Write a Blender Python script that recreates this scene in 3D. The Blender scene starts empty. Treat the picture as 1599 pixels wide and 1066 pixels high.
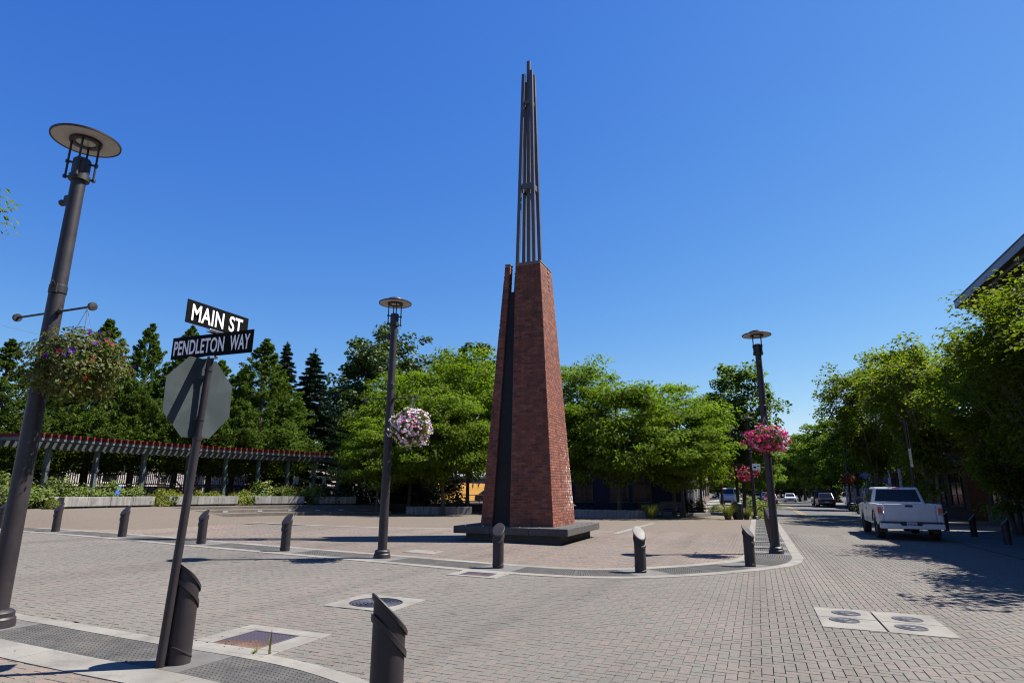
import bpy, bmesh, math, random
import numpy as np
from mathutils import Vector, Matrix

# ------------------------------------------------------------------ scene, camera, sky, sun
scene = bpy.context.scene
COL = scene.collection
YAW, PITCH, ROLL = math.radians(21.6), math.radians(13.57), math.radians(0.32)
EYE = 1.6
cam_data = bpy.data.cameras.new('camera')
cam = bpy.data.objects.new('camera', cam_data)
COL.objects.link(cam)
cam.location = (0, 0, EYE)
cam.rotation_mode = 'XYZ'
cam.rotation_euler = (Matrix.Rotation(YAW, 3, 'Z') @ Matrix.Rotation(math.pi / 2 + PITCH, 3, 'X') @ Matrix.Rotation(ROLL, 3, 'Z')).to_euler()
cam_data.sensor_width = 36.0
cam_data.lens = 36.0 * 944.6 / 1599.0
cam_data.clip_start = 0.05
cam_data.clip_end = 3000.0
scene.camera = cam

SUN_AZ, SUN_EL = math.radians(34.9), math.radians(56.0)      # azimuth counted from +X towards +Y
sun_dir = Vector((math.cos(SUN_EL) * math.cos(SUN_AZ), math.cos(SUN_EL) * math.sin(SUN_AZ), math.sin(SUN_EL)))
world = bpy.data.worlds.new('World')
scene.world = world
world.use_nodes = True
wn = world.node_tree.nodes
bg = wn['Background']
sky = wn.new('ShaderNodeTexSky')
sky.sky_type = 'NISHITA'
sky.sun_disc = False
sky.sun_elevation = SUN_EL
sky.sun_rotation = math.radians(90) - SUN_AZ
sky.altitude = 0.0
sky.air_density = 1.0
sky.dust_density = 0.15
sky.ozone_density = 8.0
# the deep, saturated blue of this clear noon: one gain and one power per colour channel, over the whole sky
_nt = world.node_tree
_sep = wn.new('ShaderNodeSeparateColor'); _cmb = wn.new('ShaderNodeCombineColor')
_nt.links.new(sky.outputs['Color'], _sep.inputs['Color'])
for _ch, _gain, _pow in (('Red', 2.95, 1.57), ('Green', 1.50, 1.10), ('Blue', 1.09, 0.46)):
    _m = wn.new('ShaderNodeMath'); _m.operation = 'MULTIPLY'; _m.inputs[1].default_value = 0.1
    _p = wn.new('ShaderNodeMath'); _p.operation = 'POWER'; _p.inputs[1].default_value = _pow
    _g = wn.new('ShaderNodeMath'); _g.operation = 'MULTIPLY'; _g.inputs[1].default_value = _gain * 10.0 / 2.38
    _nt.links.new(_sep.outputs[_ch], _m.inputs[0]); _nt.links.new(_m.outputs[0], _p.inputs[0]); _nt.links.new(_p.outputs[0], _g.inputs[0]); _nt.links.new(_g.outputs[0], _cmb.inputs[_ch])
_nt.links.new(_cmb.outputs['Color'], bg.inputs['Color'])
bg.inputs['Strength'].default_value = 0.10
sun_data = bpy.data.lights.new('sun', 'SUN')
sun_data.energy = 5.0
sun_data.angle = math.radians(0.53)
sun_data.color = (1.0, 0.955, 0.89)
sun = bpy.data.objects.new('sun', sun_data)
COL.objects.link(sun)
sun.rotation_euler = sun_dir.to_track_quat('Z', 'Y').to_euler()
scene.render.engine = 'CYCLES'
scene.cycles.use_denoising = True
scene.cycles.filter_width = 1.15
scene.view_settings.view_transform = 'Standard'
scene.view_settings.look = 'None'
scene.view_settings.exposure = 1.25
scene.view_settings.gamma = 1.0
scene.view_settings.use_curve_mapping = False

# ------------------------------------------------------------------ helpers
RT = (math.cos(YAW), math.sin(YAW))
FW = (-math.sin(YAW), math.cos(YAW))
TILT = 0.011                                                  # the square falls gently to the right

def gz(x, y):
    return -TILT * (x * RT[0] + y * RT[1])

def tag(o, label=None, cat=None, group=None, kind=None):
    if label: o['label'] = label
    if cat: o['category'] = cat
    if group: o['group'] = group
    if kind: o['kind'] = kind
    return o

def thing(name, label, cat, loc=(0, 0, 0), rz=0.0, group=None):
    o = bpy.data.objects.new(name, None)
    o.empty_display_size = 0.2
    COL.objects.link(o)
    o.location = loc
    o.rotation_euler = (0, 0, rz)
    return tag(o, label, cat, group)

def link(name, mesh, parent=None):
    o = bpy.data.objects.new(name, mesh)
    COL.objects.link(o)
    if parent is not None: o.parent = parent
    return o

def copy_tree(o, parent=None):
    c = o.copy()
    COL.objects.link(c)
    c.parent = parent
    for ch in list(o.children):
        copy_tree(ch, c)
    return c

class MB:
    """collects boxes, tubes, lathes and prisms; build() links them as ONE mesh object"""
    def __init__(s): s.v = []; s.f = []; s.m = []
    def add(s, vs, fs, mi=0):
        b = len(s.v)
        s.v += [tuple(p) for p in vs]
        s.f += [tuple(b + i for i in f) for f in fs]
        s.m += [mi] * len(fs)
        return s
    def box(s, c, d, rz=0.0, mi=0, M=None):
        hx, hy, hz = d[0] / 2, d[1] / 2, d[2] / 2
        vs = [(-hx, -hy, -hz), (hx, -hy, -hz), (hx, hy, -hz), (-hx, hy, -hz), (-hx, -hy, hz), (hx, -hy, hz), (hx, hy, hz), (-hx, hy, hz)]
        R = M if M is not None else Matrix.Rotation(rz, 3, 'Z')
        vs = [R @ Vector(v) + Vector(c) for v in vs]
        return s.add(vs, [(3, 2, 1, 0), (4, 5, 6, 7), (0, 1, 5, 4), (1, 2, 6, 5), (2, 3, 7, 6), (3, 0, 4, 7)], mi)
    def bar(s, a, b, w, h, mi=0, up=(0, 0, 1)):
        a = Vector(a); b = Vector(b); y = (b - a)
        L = y.length; y.normalize()
        x = y.cross(Vector(up))
        if x.length < 1e-4: x = Vector((1, 0, 0))
        x.normalize(); z = x.cross(y)
        M = Matrix((x, y, z)).transposed()
        return s.box((a + b) / 2, (w, L, h), mi=mi, M=M)
    def tube(s, pts, rad, n=8, mi=0, caps=True):
        pts = [Vector(p) for p in pts]
        if not hasattr(rad, '__len__'): rad = [rad] * len(pts)
        rings = []
        vs = []
        px = None
        for i, p in enumerate(pts):
            d = (pts[min(i + 1, len(pts) - 1)] - pts[max(i - 1, 0)])
            if d.length < 1e-9: d = Vector((0, 0, 1))
            d.normalize()
            if px is None:
                px = d.orthogonal().normalized()
            else:
                px = (px - d * px.dot(d))
                if px.length < 1e-6: px = d.orthogonal()
                px.normalize()
            py = d.cross(px)
            for k in range(n):
                t = 2 * math.pi * k / n
                vs.append(p + (px * math.cos(t) + py * math.sin(t)) * rad[i])
        fs = []
        for i in range(len(pts) - 1):
            for k in range(n):
                fs.append((i * n + k, i * n + (k + 1) % n, (i + 1) * n + (k + 1) % n, (i + 1) * n + k))
        if caps:
            fs.append(tuple(reversed(range(n))))
            fs.append(tuple((len(pts) - 1) * n + k for k in range(n)))
        return s.add(vs, fs, mi)
    def lathe(s, prof, n=24, c=(0, 0, 0), mi=0, M=None, caps=True):
        vs = []
        for r, z in prof:
            for k in range(n):
                t = 2 * math.pi * k / n
                v = Vector((r * math.cos(t), r * math.sin(t), z))
                if M is not None: v = M @ v
                vs.append(v + Vector(c))
        fs = []
        for i in range(len(prof) - 1):
            for k in range(n):
                fs.append((i * n + k, i * n + (k + 1) % n, (i + 1) * n + (k + 1) % n, (i + 1) * n + k))
        if caps and prof[0][0] > 1e-5: fs.append(tuple(reversed(range(n))))
        if caps and prof[-1][0] > 1e-5: fs.append(tuple((len(prof) - 1) * n + k for k in range(n)))
        return s.add(vs, fs, mi)
    def prism(s, poly, h0, h1, fn=lambda u, v, w: (u, v, w), mi=0):
        n = len(poly)
        vs = [fn(u, v, h0) for u, v in poly] + [fn(u, v, h1) for u, v in poly]
        fs = [tuple(reversed(range(n))), tuple(range(n, 2 * n))]
        for k in range(n):
            fs.append((k, (k + 1) % n, n + (k + 1) % n, n + k))
        return s.add(vs, fs, mi)
    def hexa(s, b, t, mi=0):
        """b, t: four points each (bottom and top loops, counter-clockwise)"""
        return s.add(list(b) + list(t), [(3, 2, 1, 0), (4, 5, 6, 7), (0, 1, 5, 4), (1, 2, 6, 5), (2, 3, 7, 6), (3, 0, 4, 7)], mi)
    def mesh(s, name, mats, smooth=False, tri=False):
        me = bpy.data.meshes.new(name)
        me.from_pydata(s.v, [], s.f)
        if not isinstance(mats, (list, tuple)): mats = [mats]
        for m in mats: me.materials.append(m)
        if len(mats) > 1: me.polygons.foreach_set('material_index', s.m)
        if tri:
            bm = bmesh.new(); bm.from_mesh(me)
            bmesh.ops.triangulate(bm, faces=bm.faces[:])
            bm.to_mesh(me); bm.free()
        me.validate()
        if smooth:
            me.polygons.foreach_set('use_smooth', [True] * len(me.polygons))
            me.set_sharp_from_angle(angle=math.radians(38))
        me.update()
        return me
    def build(s, name, mats, parent=None, smooth=False, bevel=0.0, tri=False, seg=2):
        o = link(name, s.mesh(name, mats, smooth, tri), parent)
        if bevel > 0:
            b = o.modifiers.new('bevel', 'BEVEL')
            b.width = bevel; b.segments = seg; b.limit_method = 'ANGLE'; b.angle_limit = math.radians(40)
        return o

def np_mesh(name, verts, faces, mat):
    """verts (N,3), faces (M,4) -> mesh, fast"""
    me = bpy.data.meshes.new(name)
    nv, nf, k = len(verts), len(faces), faces.shape[1]
    me.vertices.add(nv)
    me.vertices.foreach_set('co', np.ascontiguousarray(verts, dtype=np.float32).ravel())
    me.loops.add(nf * k)
    me.loops.foreach_set('vertex_index', np.ascontiguousarray(faces, dtype=np.int32).ravel())
    me.polygons.add(nf)
    me.polygons.foreach_set('loop_start', np.arange(0, nf * k, k, dtype=np.int32))
    me.polygons.foreach_set('loop_total', np.full(nf, k, dtype=np.int32))
    me.materials.append(mat)
    me.update(calc_edges=True)
    me.validate()
    me.shade_flat()
    return me

def sheet(name, pts, h, mat, kind='structure', label=None):
    """flat polygon lying on the tilted ground, h above it"""
    mb = MB()
    mb.add([(x, y, gz(x, y) + h) for x, y in pts], [tuple(range(len(pts)))])
    o = mb.build(name, mat, tri=True)
    return tag(o, label=label, kind=kind)

# ------------------------------------------------------------------ materials
def new_mat(name):
    m = bpy.data.materials.new(name)
    m.use_nodes = True
    nt = m.node_tree
    return m, nt, nt.nodes['Principled BSDF']

def N(nt, t, **kw):
    n = nt.nodes.new(t)
    for k, v in kw.items():
        if hasattr(n, k): setattr(n, k, v)
        else: n.inputs[k].default_value = v
    return n

def mixc(nt, fac, a, b, mode='MIX'):
    n = nt.nodes.new('ShaderNodeMix')
    n.data_type = 'RGBA'; n.blend_type = mode
    for sock, val in ((n.inputs[0], fac), (n.inputs[6], a), (n.inputs[7], b)):
        if hasattr(val, 'is_output'): nt.links.new(val, sock)
        elif isinstance(val, (int, float)): sock.default_value = val
        else: sock.default_value = (*val, 1) if len(val) == 3 else val
    return n.outputs[2]

def ramp(nt, fac, stops):
    r = nt.nodes.new('ShaderNodeValToRGB')
    els = r.color_ramp.elements
    while len(els) > 1: els.remove(els[-1])
    for i, (p, c) in enumerate(stops):
        e = els[0] if i == 0 else els.new(p)
        e.position = p
        e.color = (*c, 1) if len(c) == 3 else c
    nt.links.new(fac, r.inputs[0])
    return r.outputs[0]

def noise(nt, scale, detail=4, rough=0.55, coord='Object', vec=None):
    n = N(nt, 'ShaderNodeTexNoise')
    n.inputs['Scale'].default_value = scale
    n.inputs['Detail'].default_value = detail
    n.inputs['Roughness'].default_value = rough
    if vec is None:
        if coord == 'World':
            g = N(nt, 'ShaderNodeNewGeometry'); vec = g.outputs['Position']
        else:
            t = N(nt, 'ShaderNodeTexCoord'); vec = t.outputs[coord]
    nt.links.new(vec, n.inputs['Vector'])
    return n.outputs['Fac']

def bump(nt, bs, height, strength, dist=0.01):
    b = N(nt, 'ShaderNodeBump')
    b.inputs['Strength'].default_value = strength
    b.inputs['Distance'].default_value = dist
    nt.links.new(height, b.inputs['Height'])
    nt.links.new(b.outputs['Normal'], bs.inputs['Normal'])

def plain(name, col, rough=0.5, metal=0.0, var=0.12, scale=6.0, bumps=0.0, bscale=40.0, dirt=None, spec=None, coat=0.0, world=False, chips=None):
    m, nt, bs = new_mat(name)
    c = 'World' if world else 'Object'
    f = noise(nt, scale, 5, 0.6, c)
    lo = tuple(max(0, x * (1 - var)) for x in col); hi = tuple(min(1, x * (1 + var)) for x in col)
    out = ramp(nt, f, [(0.3, lo), (0.7, hi)])
    if dirt is not None:
        f2 = noise(nt, scale * 0.37, 8, 0.7, c)
        mk = ramp(nt, f2, [(0.5, (0, 0, 0)), (0.72, (1, 1, 1))])
        out = mixc(nt, mk, out, dirt)
    if chips is not None:
        f3 = noise(nt, 22.0, 6, 0.75, c)
        out = mixc(nt, ramp(nt, f3, [(0.70, (0, 0, 0)), (0.725, (1, 1, 1))]), out, chips)
    nt.links.new(out, bs.inputs['Base Color'])
    rr = N(nt, 'ShaderNodeMapRange')
    rr.inputs['To Min'].default_value = max(0.03, rough - 0.08); rr.inputs['To Max'].default_value = min(1, rough + 0.08)
    nt.links.new(f, rr.inputs['Value']); nt.links.new(rr.outputs[0], bs.inputs['Roughness'])
    bs.inputs['Metallic'].default_value = metal
    if spec is not None: bs.inputs['Specular IOR Level'].default_value = spec
    if coat: bs.inputs['Coat Weight'].default_value = coat; bs.inputs['Coat Roughness'].default_value = 0.08
    if bumps: bump(nt, bs, noise(nt, bscale, 4, 0.6, c), bumps)
    return m

def island_random(nt):
    g = N(nt, 'ShaderNodeNewGeometry'); o = N(nt, 'ShaderNodeObjectInfo')
    a = N(nt, 'ShaderNodeMath', operation='ADD'); fr = N(nt, 'ShaderNodeMath', operation='FRACT')
    nt.links.new(g.outputs['Random Per Island'], a.inputs[0]); nt.links.new(o.outputs['Random'], a.inputs[1])
    nt.links.new(a.outputs[0], fr.inputs[0])
    return fr.outputs[0]

def paver_mat(name, cols, patch, stain=(0.10, 0.09, 0.075)):
    m, nt, bs = new_mat(name)
    c = ramp(nt, island_random(nt), [(i / (len(cols) - 1), k) for i, k in enumerate(cols)])
    big = noise(nt, 0.33, 4, 0.6, 'World')
    c = mixc(nt, ramp(nt, big, [(0.40, (0, 0, 0)), (0.66, (0.75, 0.75, 0.75))]), c, patch)
    st = noise(nt, 0.9, 9, 0.72, 'World')
    c = mixc(nt, ramp(nt, st, [(0.56, (0, 0, 0)), (0.76, (0.55, 0.55, 0.55))]), c, stain)
    fine = noise(nt, 75.0, 7, 0.85, 'World')
    c = mixc(nt, 0.9, c, ramp(nt, fine, [(0.34, (0.48, 0.47, 0.46)), (0.46, (0.93, 0.93, 0.93)), (0.55, (1.08, 1.07, 1.05)), (0.66, (1.8, 1.77, 1.7))]), 'MULTIPLY')
    wide = noise(nt, 0.11, 3, 0.5, 'World')
    c = mixc(nt, 0.8, c, ramp(nt, wide, [(0.35, (0.82, 0.83, 0.84)), (0.65, (1.14, 1.12, 1.1))]), 'MULTIPLY')
    # worn wheel lanes along the street: long faint streaks
    g = N(nt, 'ShaderNodeNewGeometry'); mp = N(nt, 'ShaderNodeMapping'); mp.inputs['Scale'].default_value = (1.1, 0.05, 1.0)
    nt.links.new(g.outputs['Position'], mp.inputs['Vector'])
    lane = noise(nt, 1.0, 3, 0.55, vec=mp.outputs[0])
    c = mixc(nt, 0.55, c, ramp(nt, lane, [(0.36, (0.72, 0.71, 0.70)), (0.52, (1.02, 1.02, 1.02))]), 'MULTIPLY')
    spot = noise(nt, 2.3, 2, 0.4, 'World')
    c = mixc(nt, ramp(nt, spot, [(0.70, (0, 0, 0)), (0.76, (0.5, 0.5, 0.5))]), c, tuple(x * 0.6 for x in stain))
    nt.links.new(c, bs.inputs['Base Color'])
    bs.inputs['Roughness'].default_value = 0.88
    bs.inputs['Specular IOR Level'].default_value = 0.25
    bump(nt, bs, fine, 0.5, 0.004)
    return m

def far_paver_mat(name, c1, c2, joint, patch):
    m, nt, bs = new_mat(name)
    g = N(nt, 'ShaderNodeNewGeometry')
    b = N(nt, 'ShaderNodeTexBrick')
    b.inputs['Scale'].default_value = 1.0
    b.inputs['Brick Width'].default_value = 0.2; b.inputs['Row Height'].default_value = 0.1
    b.inputs['Mortar Size'].default_value = 0.006
    b.inputs['Color1'].default_value = (*c1, 1); b.inputs['Color2'].default_value = (*c2, 1); b.inputs['Mortar'].default_value = (*joint, 1)
    nt.links.new(g.outputs['Position'], b.inputs['Vector'])
    c = b.outputs['Color']
    big = noise(nt, 0.33, 4, 0.6, 'World')
    c = mixc(nt, ramp(nt, big, [(0.40, (0, 0, 0)), (0.66, (0.7, 0.7, 0.7))]), c, patch)
    st = noise(nt, 0.9, 9, 0.72, 'World')
    c = mixc(nt, ramp(nt, st, [(0.56, (0, 0, 0)), (0.76, (0.5, 0.5, 0.5))]), c, (0.11, 0.095, 0.08))
    nt.links.new(c, bs.inputs['Base Color'])
    bs.inputs['Roughness'].default_value = 0.9
    bs.inputs['Specular IOR Level'].default_value = 0.25
    return m

def leaf_mat(name, cols, trans=0.35, tcol=None, rough=0.5, spec=0.25):
    m, nt, bs = new_mat(name)
    g = N(nt, 'ShaderNodeNewGeometry')
    c = ramp(nt, g.outputs['Random Per Island'], [(i / max(1, len(cols) - 1), k) for i, k in enumerate(cols)])
    o = N(nt, 'ShaderNodeObjectInfo')
    hs = N(nt, 'ShaderNodeHueSaturation')
    mr = N(nt, 'ShaderNodeMapRange'); mr.inputs['To Min'].default_value = 0.85; mr.inputs['To Max'].default_value = 1.15
    nt.links.new(o.outputs['Random'], mr.inputs['Value']); nt.links.new(mr.outputs[0], hs.inputs['Value'])
    nt.links.new(c, hs.inputs['Color'])
    c = hs.outputs['Color']
    nt.links.new(c, bs.inputs['Base Color'])
    bs.inputs['Roughness'].default_value = rough
    bs.inputs['Specular IOR Level'].default_value = spec
    t = N(nt, 'ShaderNodeBsdfTranslucent')
    tc = mixc(nt, 1.0, c, tcol or (1.35, 1.5, 0.55), 'MULTIPLY')
    nt.links.new(tc, t.inputs['Color'])
    mx = N(nt, 'ShaderNodeMixShader'); mx.inputs[0].default_value = trans
    out = nt.nodes['Material Output']
    nt.links.new(bs.outputs[0], mx.inputs[1]); nt.links.new(t.outputs[0], mx.inputs[2])
    nt.links.new(mx.outputs[0], out.inputs['Surface'])
    return m

def brick_mat(name, cols):
    m, nt, bs = new_mat(name)
    c = ramp(nt, island_random(nt), [(i / (len(cols) - 1), k) for i, k in enumerate(cols)])
    f = noise(nt, 60.0, 4, 0.7, 'World')
    c = mixc(nt, 0.6, c, ramp(nt, f, [(0.3, (0.6, 0.6, 0.6)), (0.7, (1.25, 1.25, 1.25))]), 'MULTIPLY')
    gs = N(nt, 'ShaderNodeNewGeometry'); ms = N(nt, 'ShaderNodeMapping'); ms.inputs['Scale'].default_value = (5.0, 5.0, 0.22)
    nt.links.new(gs.outputs['Position'], ms.inputs['Vector'])
    streak = noise(nt, 1.3, 5, 0.65, vec=ms.outputs[0])
    c = mixc(nt, 0.6, c, ramp(nt, streak, [(0.34, (0.55, 0.54, 0.54)), (0.5, (1, 1, 1)), (0.68, (1.25, 1.22, 1.2))]), 'MULTIPLY')
    # lime bloom: pale blotches low on the sunny side, and drips
    g = N(nt, 'ShaderNodeNewGeometry')
    sep = N(nt, 'ShaderNodeSeparateXYZ'); nt.links.new(g.outputs['Position'], sep.inputs[0])
    spots = noise(nt, 7.5, 6, 0.75, 'World')
    def band(sock, a, b, c_, d):
        r = N(nt, 'ShaderNodeMapRange'); r.inputs['From Min'].default_value = a; r.inputs['From Max'].default_value = b
        nt.links.new(sock, r.inputs['Value'])
        q = N(nt, 'ShaderNodeMapRange'); q.inputs['From Min'].default_value = d; q.inputs['From Max'].default_value = c_
        nt.links.new(sock, q.inputs['Value'])
        mm = N(nt, 'ShaderNodeMath', operation='MULTIPLY'); nt.links.new(r.outputs[0], mm.inputs[0]); nt.links.new(q.outputs[0], mm.inputs[1])
        return mm.outputs[0]
    zb = band(sep.outputs['Z'], 0.5, 1.0, 2.2, 4.4)
    yb = band(sep.outputs['Y'], 18.6, 20.4, 20.5, 21.5)
    mm = N(nt, 'ShaderNodeMath', operation='MULTIPLY'); nt.links.new(zb, mm.inputs[0]); nt.links.new(yb, mm.inputs[1])
    sc = N(nt, 'ShaderNodeMath', operation='MULTIPLY_ADD'); sc.inputs[1].default_value = 0.17
    nt.links.new(mm.outputs[0], sc.inputs[0]); nt.links.new(spots, sc.inputs[2])
    mask = ramp(nt, sc.outputs[0], [(0.655, (0, 0, 0)), (0.74, (0.75, 0.75, 0.75))])
    c = mixc(nt, mask, c, (0.62, 0.58, 0.54))
    nt.links.new(c, bs.inputs['Base Color'])
    bs.inputs['Roughness'].default_value = 0.85
    bump(nt, bs, f, 0.5, 0.004)
    return m

def concrete_mat(name, col, streak=0.0, speck=0.35):
    m, nt, bs = new_mat(name)
    f = noise(nt, 1.3, 8, 0.65, 'World'); s = noise(nt, 120.0, 3, 0.7, 'World')
    lo = tuple(x * 0.72 for x in col); hi = tuple(min(1, x * 1.12) for x in col)
    c = ramp(nt, f, [(0.3, lo), (0.62, hi)])
    dk = noise(nt, 3.1, 9, 0.75, 'World')
    c = mixc(nt, ramp(nt, dk, [(0.52, (0, 0, 0)), (0.74, (0.65, 0.65, 0.65))]), c, tuple(x * 0.42 for x in col))
    c = mixc(nt, speck, c, ramp(nt, s, [(0.3, (0.45, 0.43, 0.4)), (0.6, (1.15, 1.15, 1.15))]), 'MULTIPLY')
    if streak:
        g = N(nt, 'ShaderNodeNewGeometry')
        mp = N(nt, 'ShaderNodeMapping'); mp.inputs['Scale'].default_value = (5, 5, 0.25)
        nt.links.new(g.outputs['Position'], mp.inputs['Vector'])
        k = noise(nt, 1.6, 6, 0.7, vec=mp.outputs[0])
        c = mixc(nt, streak, c, ramp(nt, k, [(0.36, (0.25, 0.24, 0.22)), (0.6, (1, 1, 1))]), 'MULTIPLY')
    nt.links.new(c, bs.inputs['Base Color'])
    bs.inputs['Roughness'].default_value = 0.9
    bs.inputs['Specular IOR Level'].default_value = 0.25
    bump(nt, bs, s, 0.35, 0.004)
    return m

M = {}
M['paver'] = paver_mat('road_paver', [(0.1143, 0.1099, 0.0969), (0.1298, 0.1127, 0.0996), (0.1105, 0.1089, 0.0969), (0.1357, 0.1136, 0.0996), (0.1202, 0.1099, 0.0951), (0.1424, 0.1165, 0.1012), (0.1153, 0.1127, 0.1003)], (0.1095, 0.1043, 0.0915), (0.0640, 0.0563, 0.0462))
M['paver_plaza'] = paver_mat('plaza_paver', [(0.1562, 0.1177, 0.0937), (0.1334, 0.1104, 0.0937), (0.1687, 0.1229, 0.0958), (0.1229, 0.1083, 0.0958), (0.1458, 0.1146, 0.0958)], (0.1250, 0.1104, 0.0958), (0.0781, 0.0657, 0.0541))
M['far_road'] = far_paver_mat('far_road_paving', (0.1186, 0.1032, 0.0870), (0.1000, 0.0906, 0.0773), (0.0279, 0.0245, 0.0207), (0.0977, 0.0906, 0.0780))
M['far_plaza'] = far_paver_mat('far_plaza_paving', (0.1339, 0.1038, 0.0774), (0.1183, 0.0951, 0.0753), (0.0491, 0.0389, 0.0305), (0.1116, 0.0973, 0.0794))
M['sand'] = plain('joint_sand', (0.034, 0.029, 0.023), 0.95, var=0.4, scale=3, world=True)
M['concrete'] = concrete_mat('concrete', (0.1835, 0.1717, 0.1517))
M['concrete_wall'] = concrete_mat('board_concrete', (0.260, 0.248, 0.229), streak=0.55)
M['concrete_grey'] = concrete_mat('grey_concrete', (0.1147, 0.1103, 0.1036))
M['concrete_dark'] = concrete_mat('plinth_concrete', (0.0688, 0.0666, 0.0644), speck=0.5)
M['step'] = concrete_mat('step_concrete', (0.125, 0.108, 0.09))
M['tactile'] = plain('tactile_panel', (0.062, 0.060, 0.056), 0.8, var=0.3, scale=5, bumps=0.2, bscale=150, dirt=(0.092, 0.082, 0.070), world=True, spec=0.2)
M['asphalt'] = plain('asphalt', (0.0622, 0.0599, 0.0570), 0.9, var=0.15, scale=0.6, bumps=0.3, bscale=90, dirt=(0.0459, 0.0451, 0.0437), world=True)
M['terrain'] = plain('terrain', (0.0459, 0.0437, 0.0340), 0.95, var=0.3, scale=0.4, world=True)
M['soil'] = plain('soil', (0.05, 0.036, 0.024), 0.95, var=0.4, scale=6, bumps=0.6, bscale=25)
M['yellow_paint'] = plain('yellow_paint', (0.2294, 0.1517, 0.0274), 0.7, var=0.2, scale=8, world=True)
M['lamp_paint'] = plain('lamp_paint', (0.0205, 0.0162, 0.0183), 0.5, var=0.22, scale=6, bumps=0.08, bscale=180, spec=0.4, dirt=(0.032, 0.028, 0.029), chips=(0.07, 0.06, 0.058))
M['bollard_paint'] = plain('bollard_paint', (0.0200, 0.0155, 0.0168), 0.55, var=0.25, scale=7, bumps=0.1, bscale=120, spec=0.4, dirt=(0.034, 0.029, 0.028), chips=(0.10, 0.09, 0.085))
M['black'] = plain('black_metal', (0.012, 0.012, 0.013), 0.5, var=0.2)
M['lamp_under'] = plain('lamp_reflector', (0.381, 0.360, 0.333), 0.55, var=0.06, scale=14, dirt=(0.286, 0.272, 0.252))
M['glass'] = plain('lamp_glass', (0.32, 0.33, 0.28), 0.15, var=0.1, spec=0.8)
M['brick'] = brick_mat('tower_brick', [(0.1018, 0.0304, 0.0169), (0.1860, 0.0541, 0.0268), (0.1373, 0.0388, 0.0212), (0.2303, 0.0744, 0.0366), (0.1638, 0.0465, 0.0254), (0.0797, 0.0287, 0.0198)])
M['mortar'] = plain('mortar', (0.17, 0.125, 0.105), 0.95, var=0.2, scale=5)
M['steel_dark'] = plain('spire_steel', (0.072, 0.066, 0.063), 0.4, metal=0.0, var=0.2, scale=2.0)
M['panel_dark'] = plain('tower_panel', (0.0135, 0.0115, 0.0108), 0.6, metal=0.0, var=0.3, scale=1.2, dirt=(0.022, 0.018, 0.016), spec=0.2)
M['stud'] = plain('stainless_stud', (0.7, 0.7, 0.68), 0.25, metal=1.0, var=0.03)
M['sign_black'] = plain('sign_black', (0.0035, 0.0035, 0.004), 0.6, var=0.2, spec=0.06)
M['sign_white'] = plain('sign_white', (0.78, 0.78, 0.76), 0.5, var=0.03)
M['sign_back'] = plain('sign_back', (0.034, 0.043, 0.045), 0.5, metal=0.0, var=0.10, scale=5, dirt=(0.055, 0.066, 0.068), spec=0.3)
M['stop_red'] = plain('stop_red', (0.42, 0.02, 0.025), 0.45, var=0.05)
M['iron'] = plain('cast_iron', (0.052, 0.050, 0.062), 0.5, metal=0.4, var=0.25, scale=11, bumps=0.25, bscale=60)
M['iron_blue'] = plain('worn_cover', (0.030, 0.030, 0.036), 0.55, metal=0.2, var=0.35, scale=14, dirt=(0.06, 0.05, 0.04))
m, nt, bs = new_mat('rusty_grate')
_r = noise(nt, 2.2, 8, 0.7); _g = N(nt, 'ShaderNodeTexCoord'); _s = N(nt, 'ShaderNodeSeparateXYZ'); nt.links.new(_g.outputs['Object'], _s.inputs[0])
_a = N(nt, 'ShaderNodeMath', operation='MULTIPLY_ADD'); _a.inputs[1].default_value = -0.75; nt.links.new(_s.outputs['Y'], _a.inputs[0]); nt.links.new(_r, _a.inputs[2])
nt.links.new(ramp(nt, _a.outputs[0], [(0.5, (0.045, 0.036, 0.055)), (0.64, (0.07, 0.042, 0.034)), (0.80, (0.15, 0.085, 0.058))]), bs.inputs['Base Color'])
bs.inputs['Roughness'].default_value = 0.75
M['grate'] = m
M['wood_grey'] = plain('pergola_wood', (0.075, 0.092, 0.090), 0.7, var=0.15, scale=4, bumps=0.2, bscale=30)
M['wood_post'] = plain('pergola_post', (0.050, 0.064, 0.062), 0.7, var=0.2, scale=4, bumps=0.2, bscale=30)
M['wood_dark'] = plain('pergola_beam', (0.025, 0.032, 0.031), 0.7, var=0.2, scale=4)
M['wood_red'] = plain('pergola_red', (0.115, 0.016, 0.012), 0.7, var=0.3, scale=3, spec=0.15)
M['bark'] = plain('bark', (0.075, 0.06, 0.048), 0.95, var=0.4, scale=7, bumps=0.8, bscale=22)
M['bark_pale'] = plain('pale_bark', (0.17, 0.145, 0.12), 0.9, var=0.35, scale=8, bumps=0.5, bscale=20)
M['truck_white'] = plain('truck_paint', (0.50, 0.51, 0.53), 0.34, var=0.03, scale=3, coat=0.35, dirt=(0.40, 0.39, 0.38))
M['car_glass'] = plain('car_glass', (0.008, 0.009, 0.011), 0.08, var=0.05, spec=0.35)
M['tyre'] = plain('tyre', (0.015, 0.015, 0.015), 0.85, var=0.3, scale=20)
M['rim'] = plain('rim', (0.1744, 0.1744, 0.1792), 0.35, metal=0.8, var=0.1)
M['chrome'] = plain('chrome', (0.6, 0.6, 0.62), 0.2, metal=0.9, var=0.05)
M['tail_red'] = plain('tail_lamp', (0.50, 0.012, 0.008), 0.2, var=0.15, coat=0.5)
M['amber'] = plain('amber_lamp', (0.6, 0.2, 0.03), 0.2, var=0.1, coat=0.8)
M['headlamp'] = plain('headlamp', (0.8, 0.8, 0.8), 0.1, var=0.02, coat=0.8)
M['plate'] = plain('number_plate', (0.3376, 0.3480, 0.3696), 0.5, var=0.06, scale=20)
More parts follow.
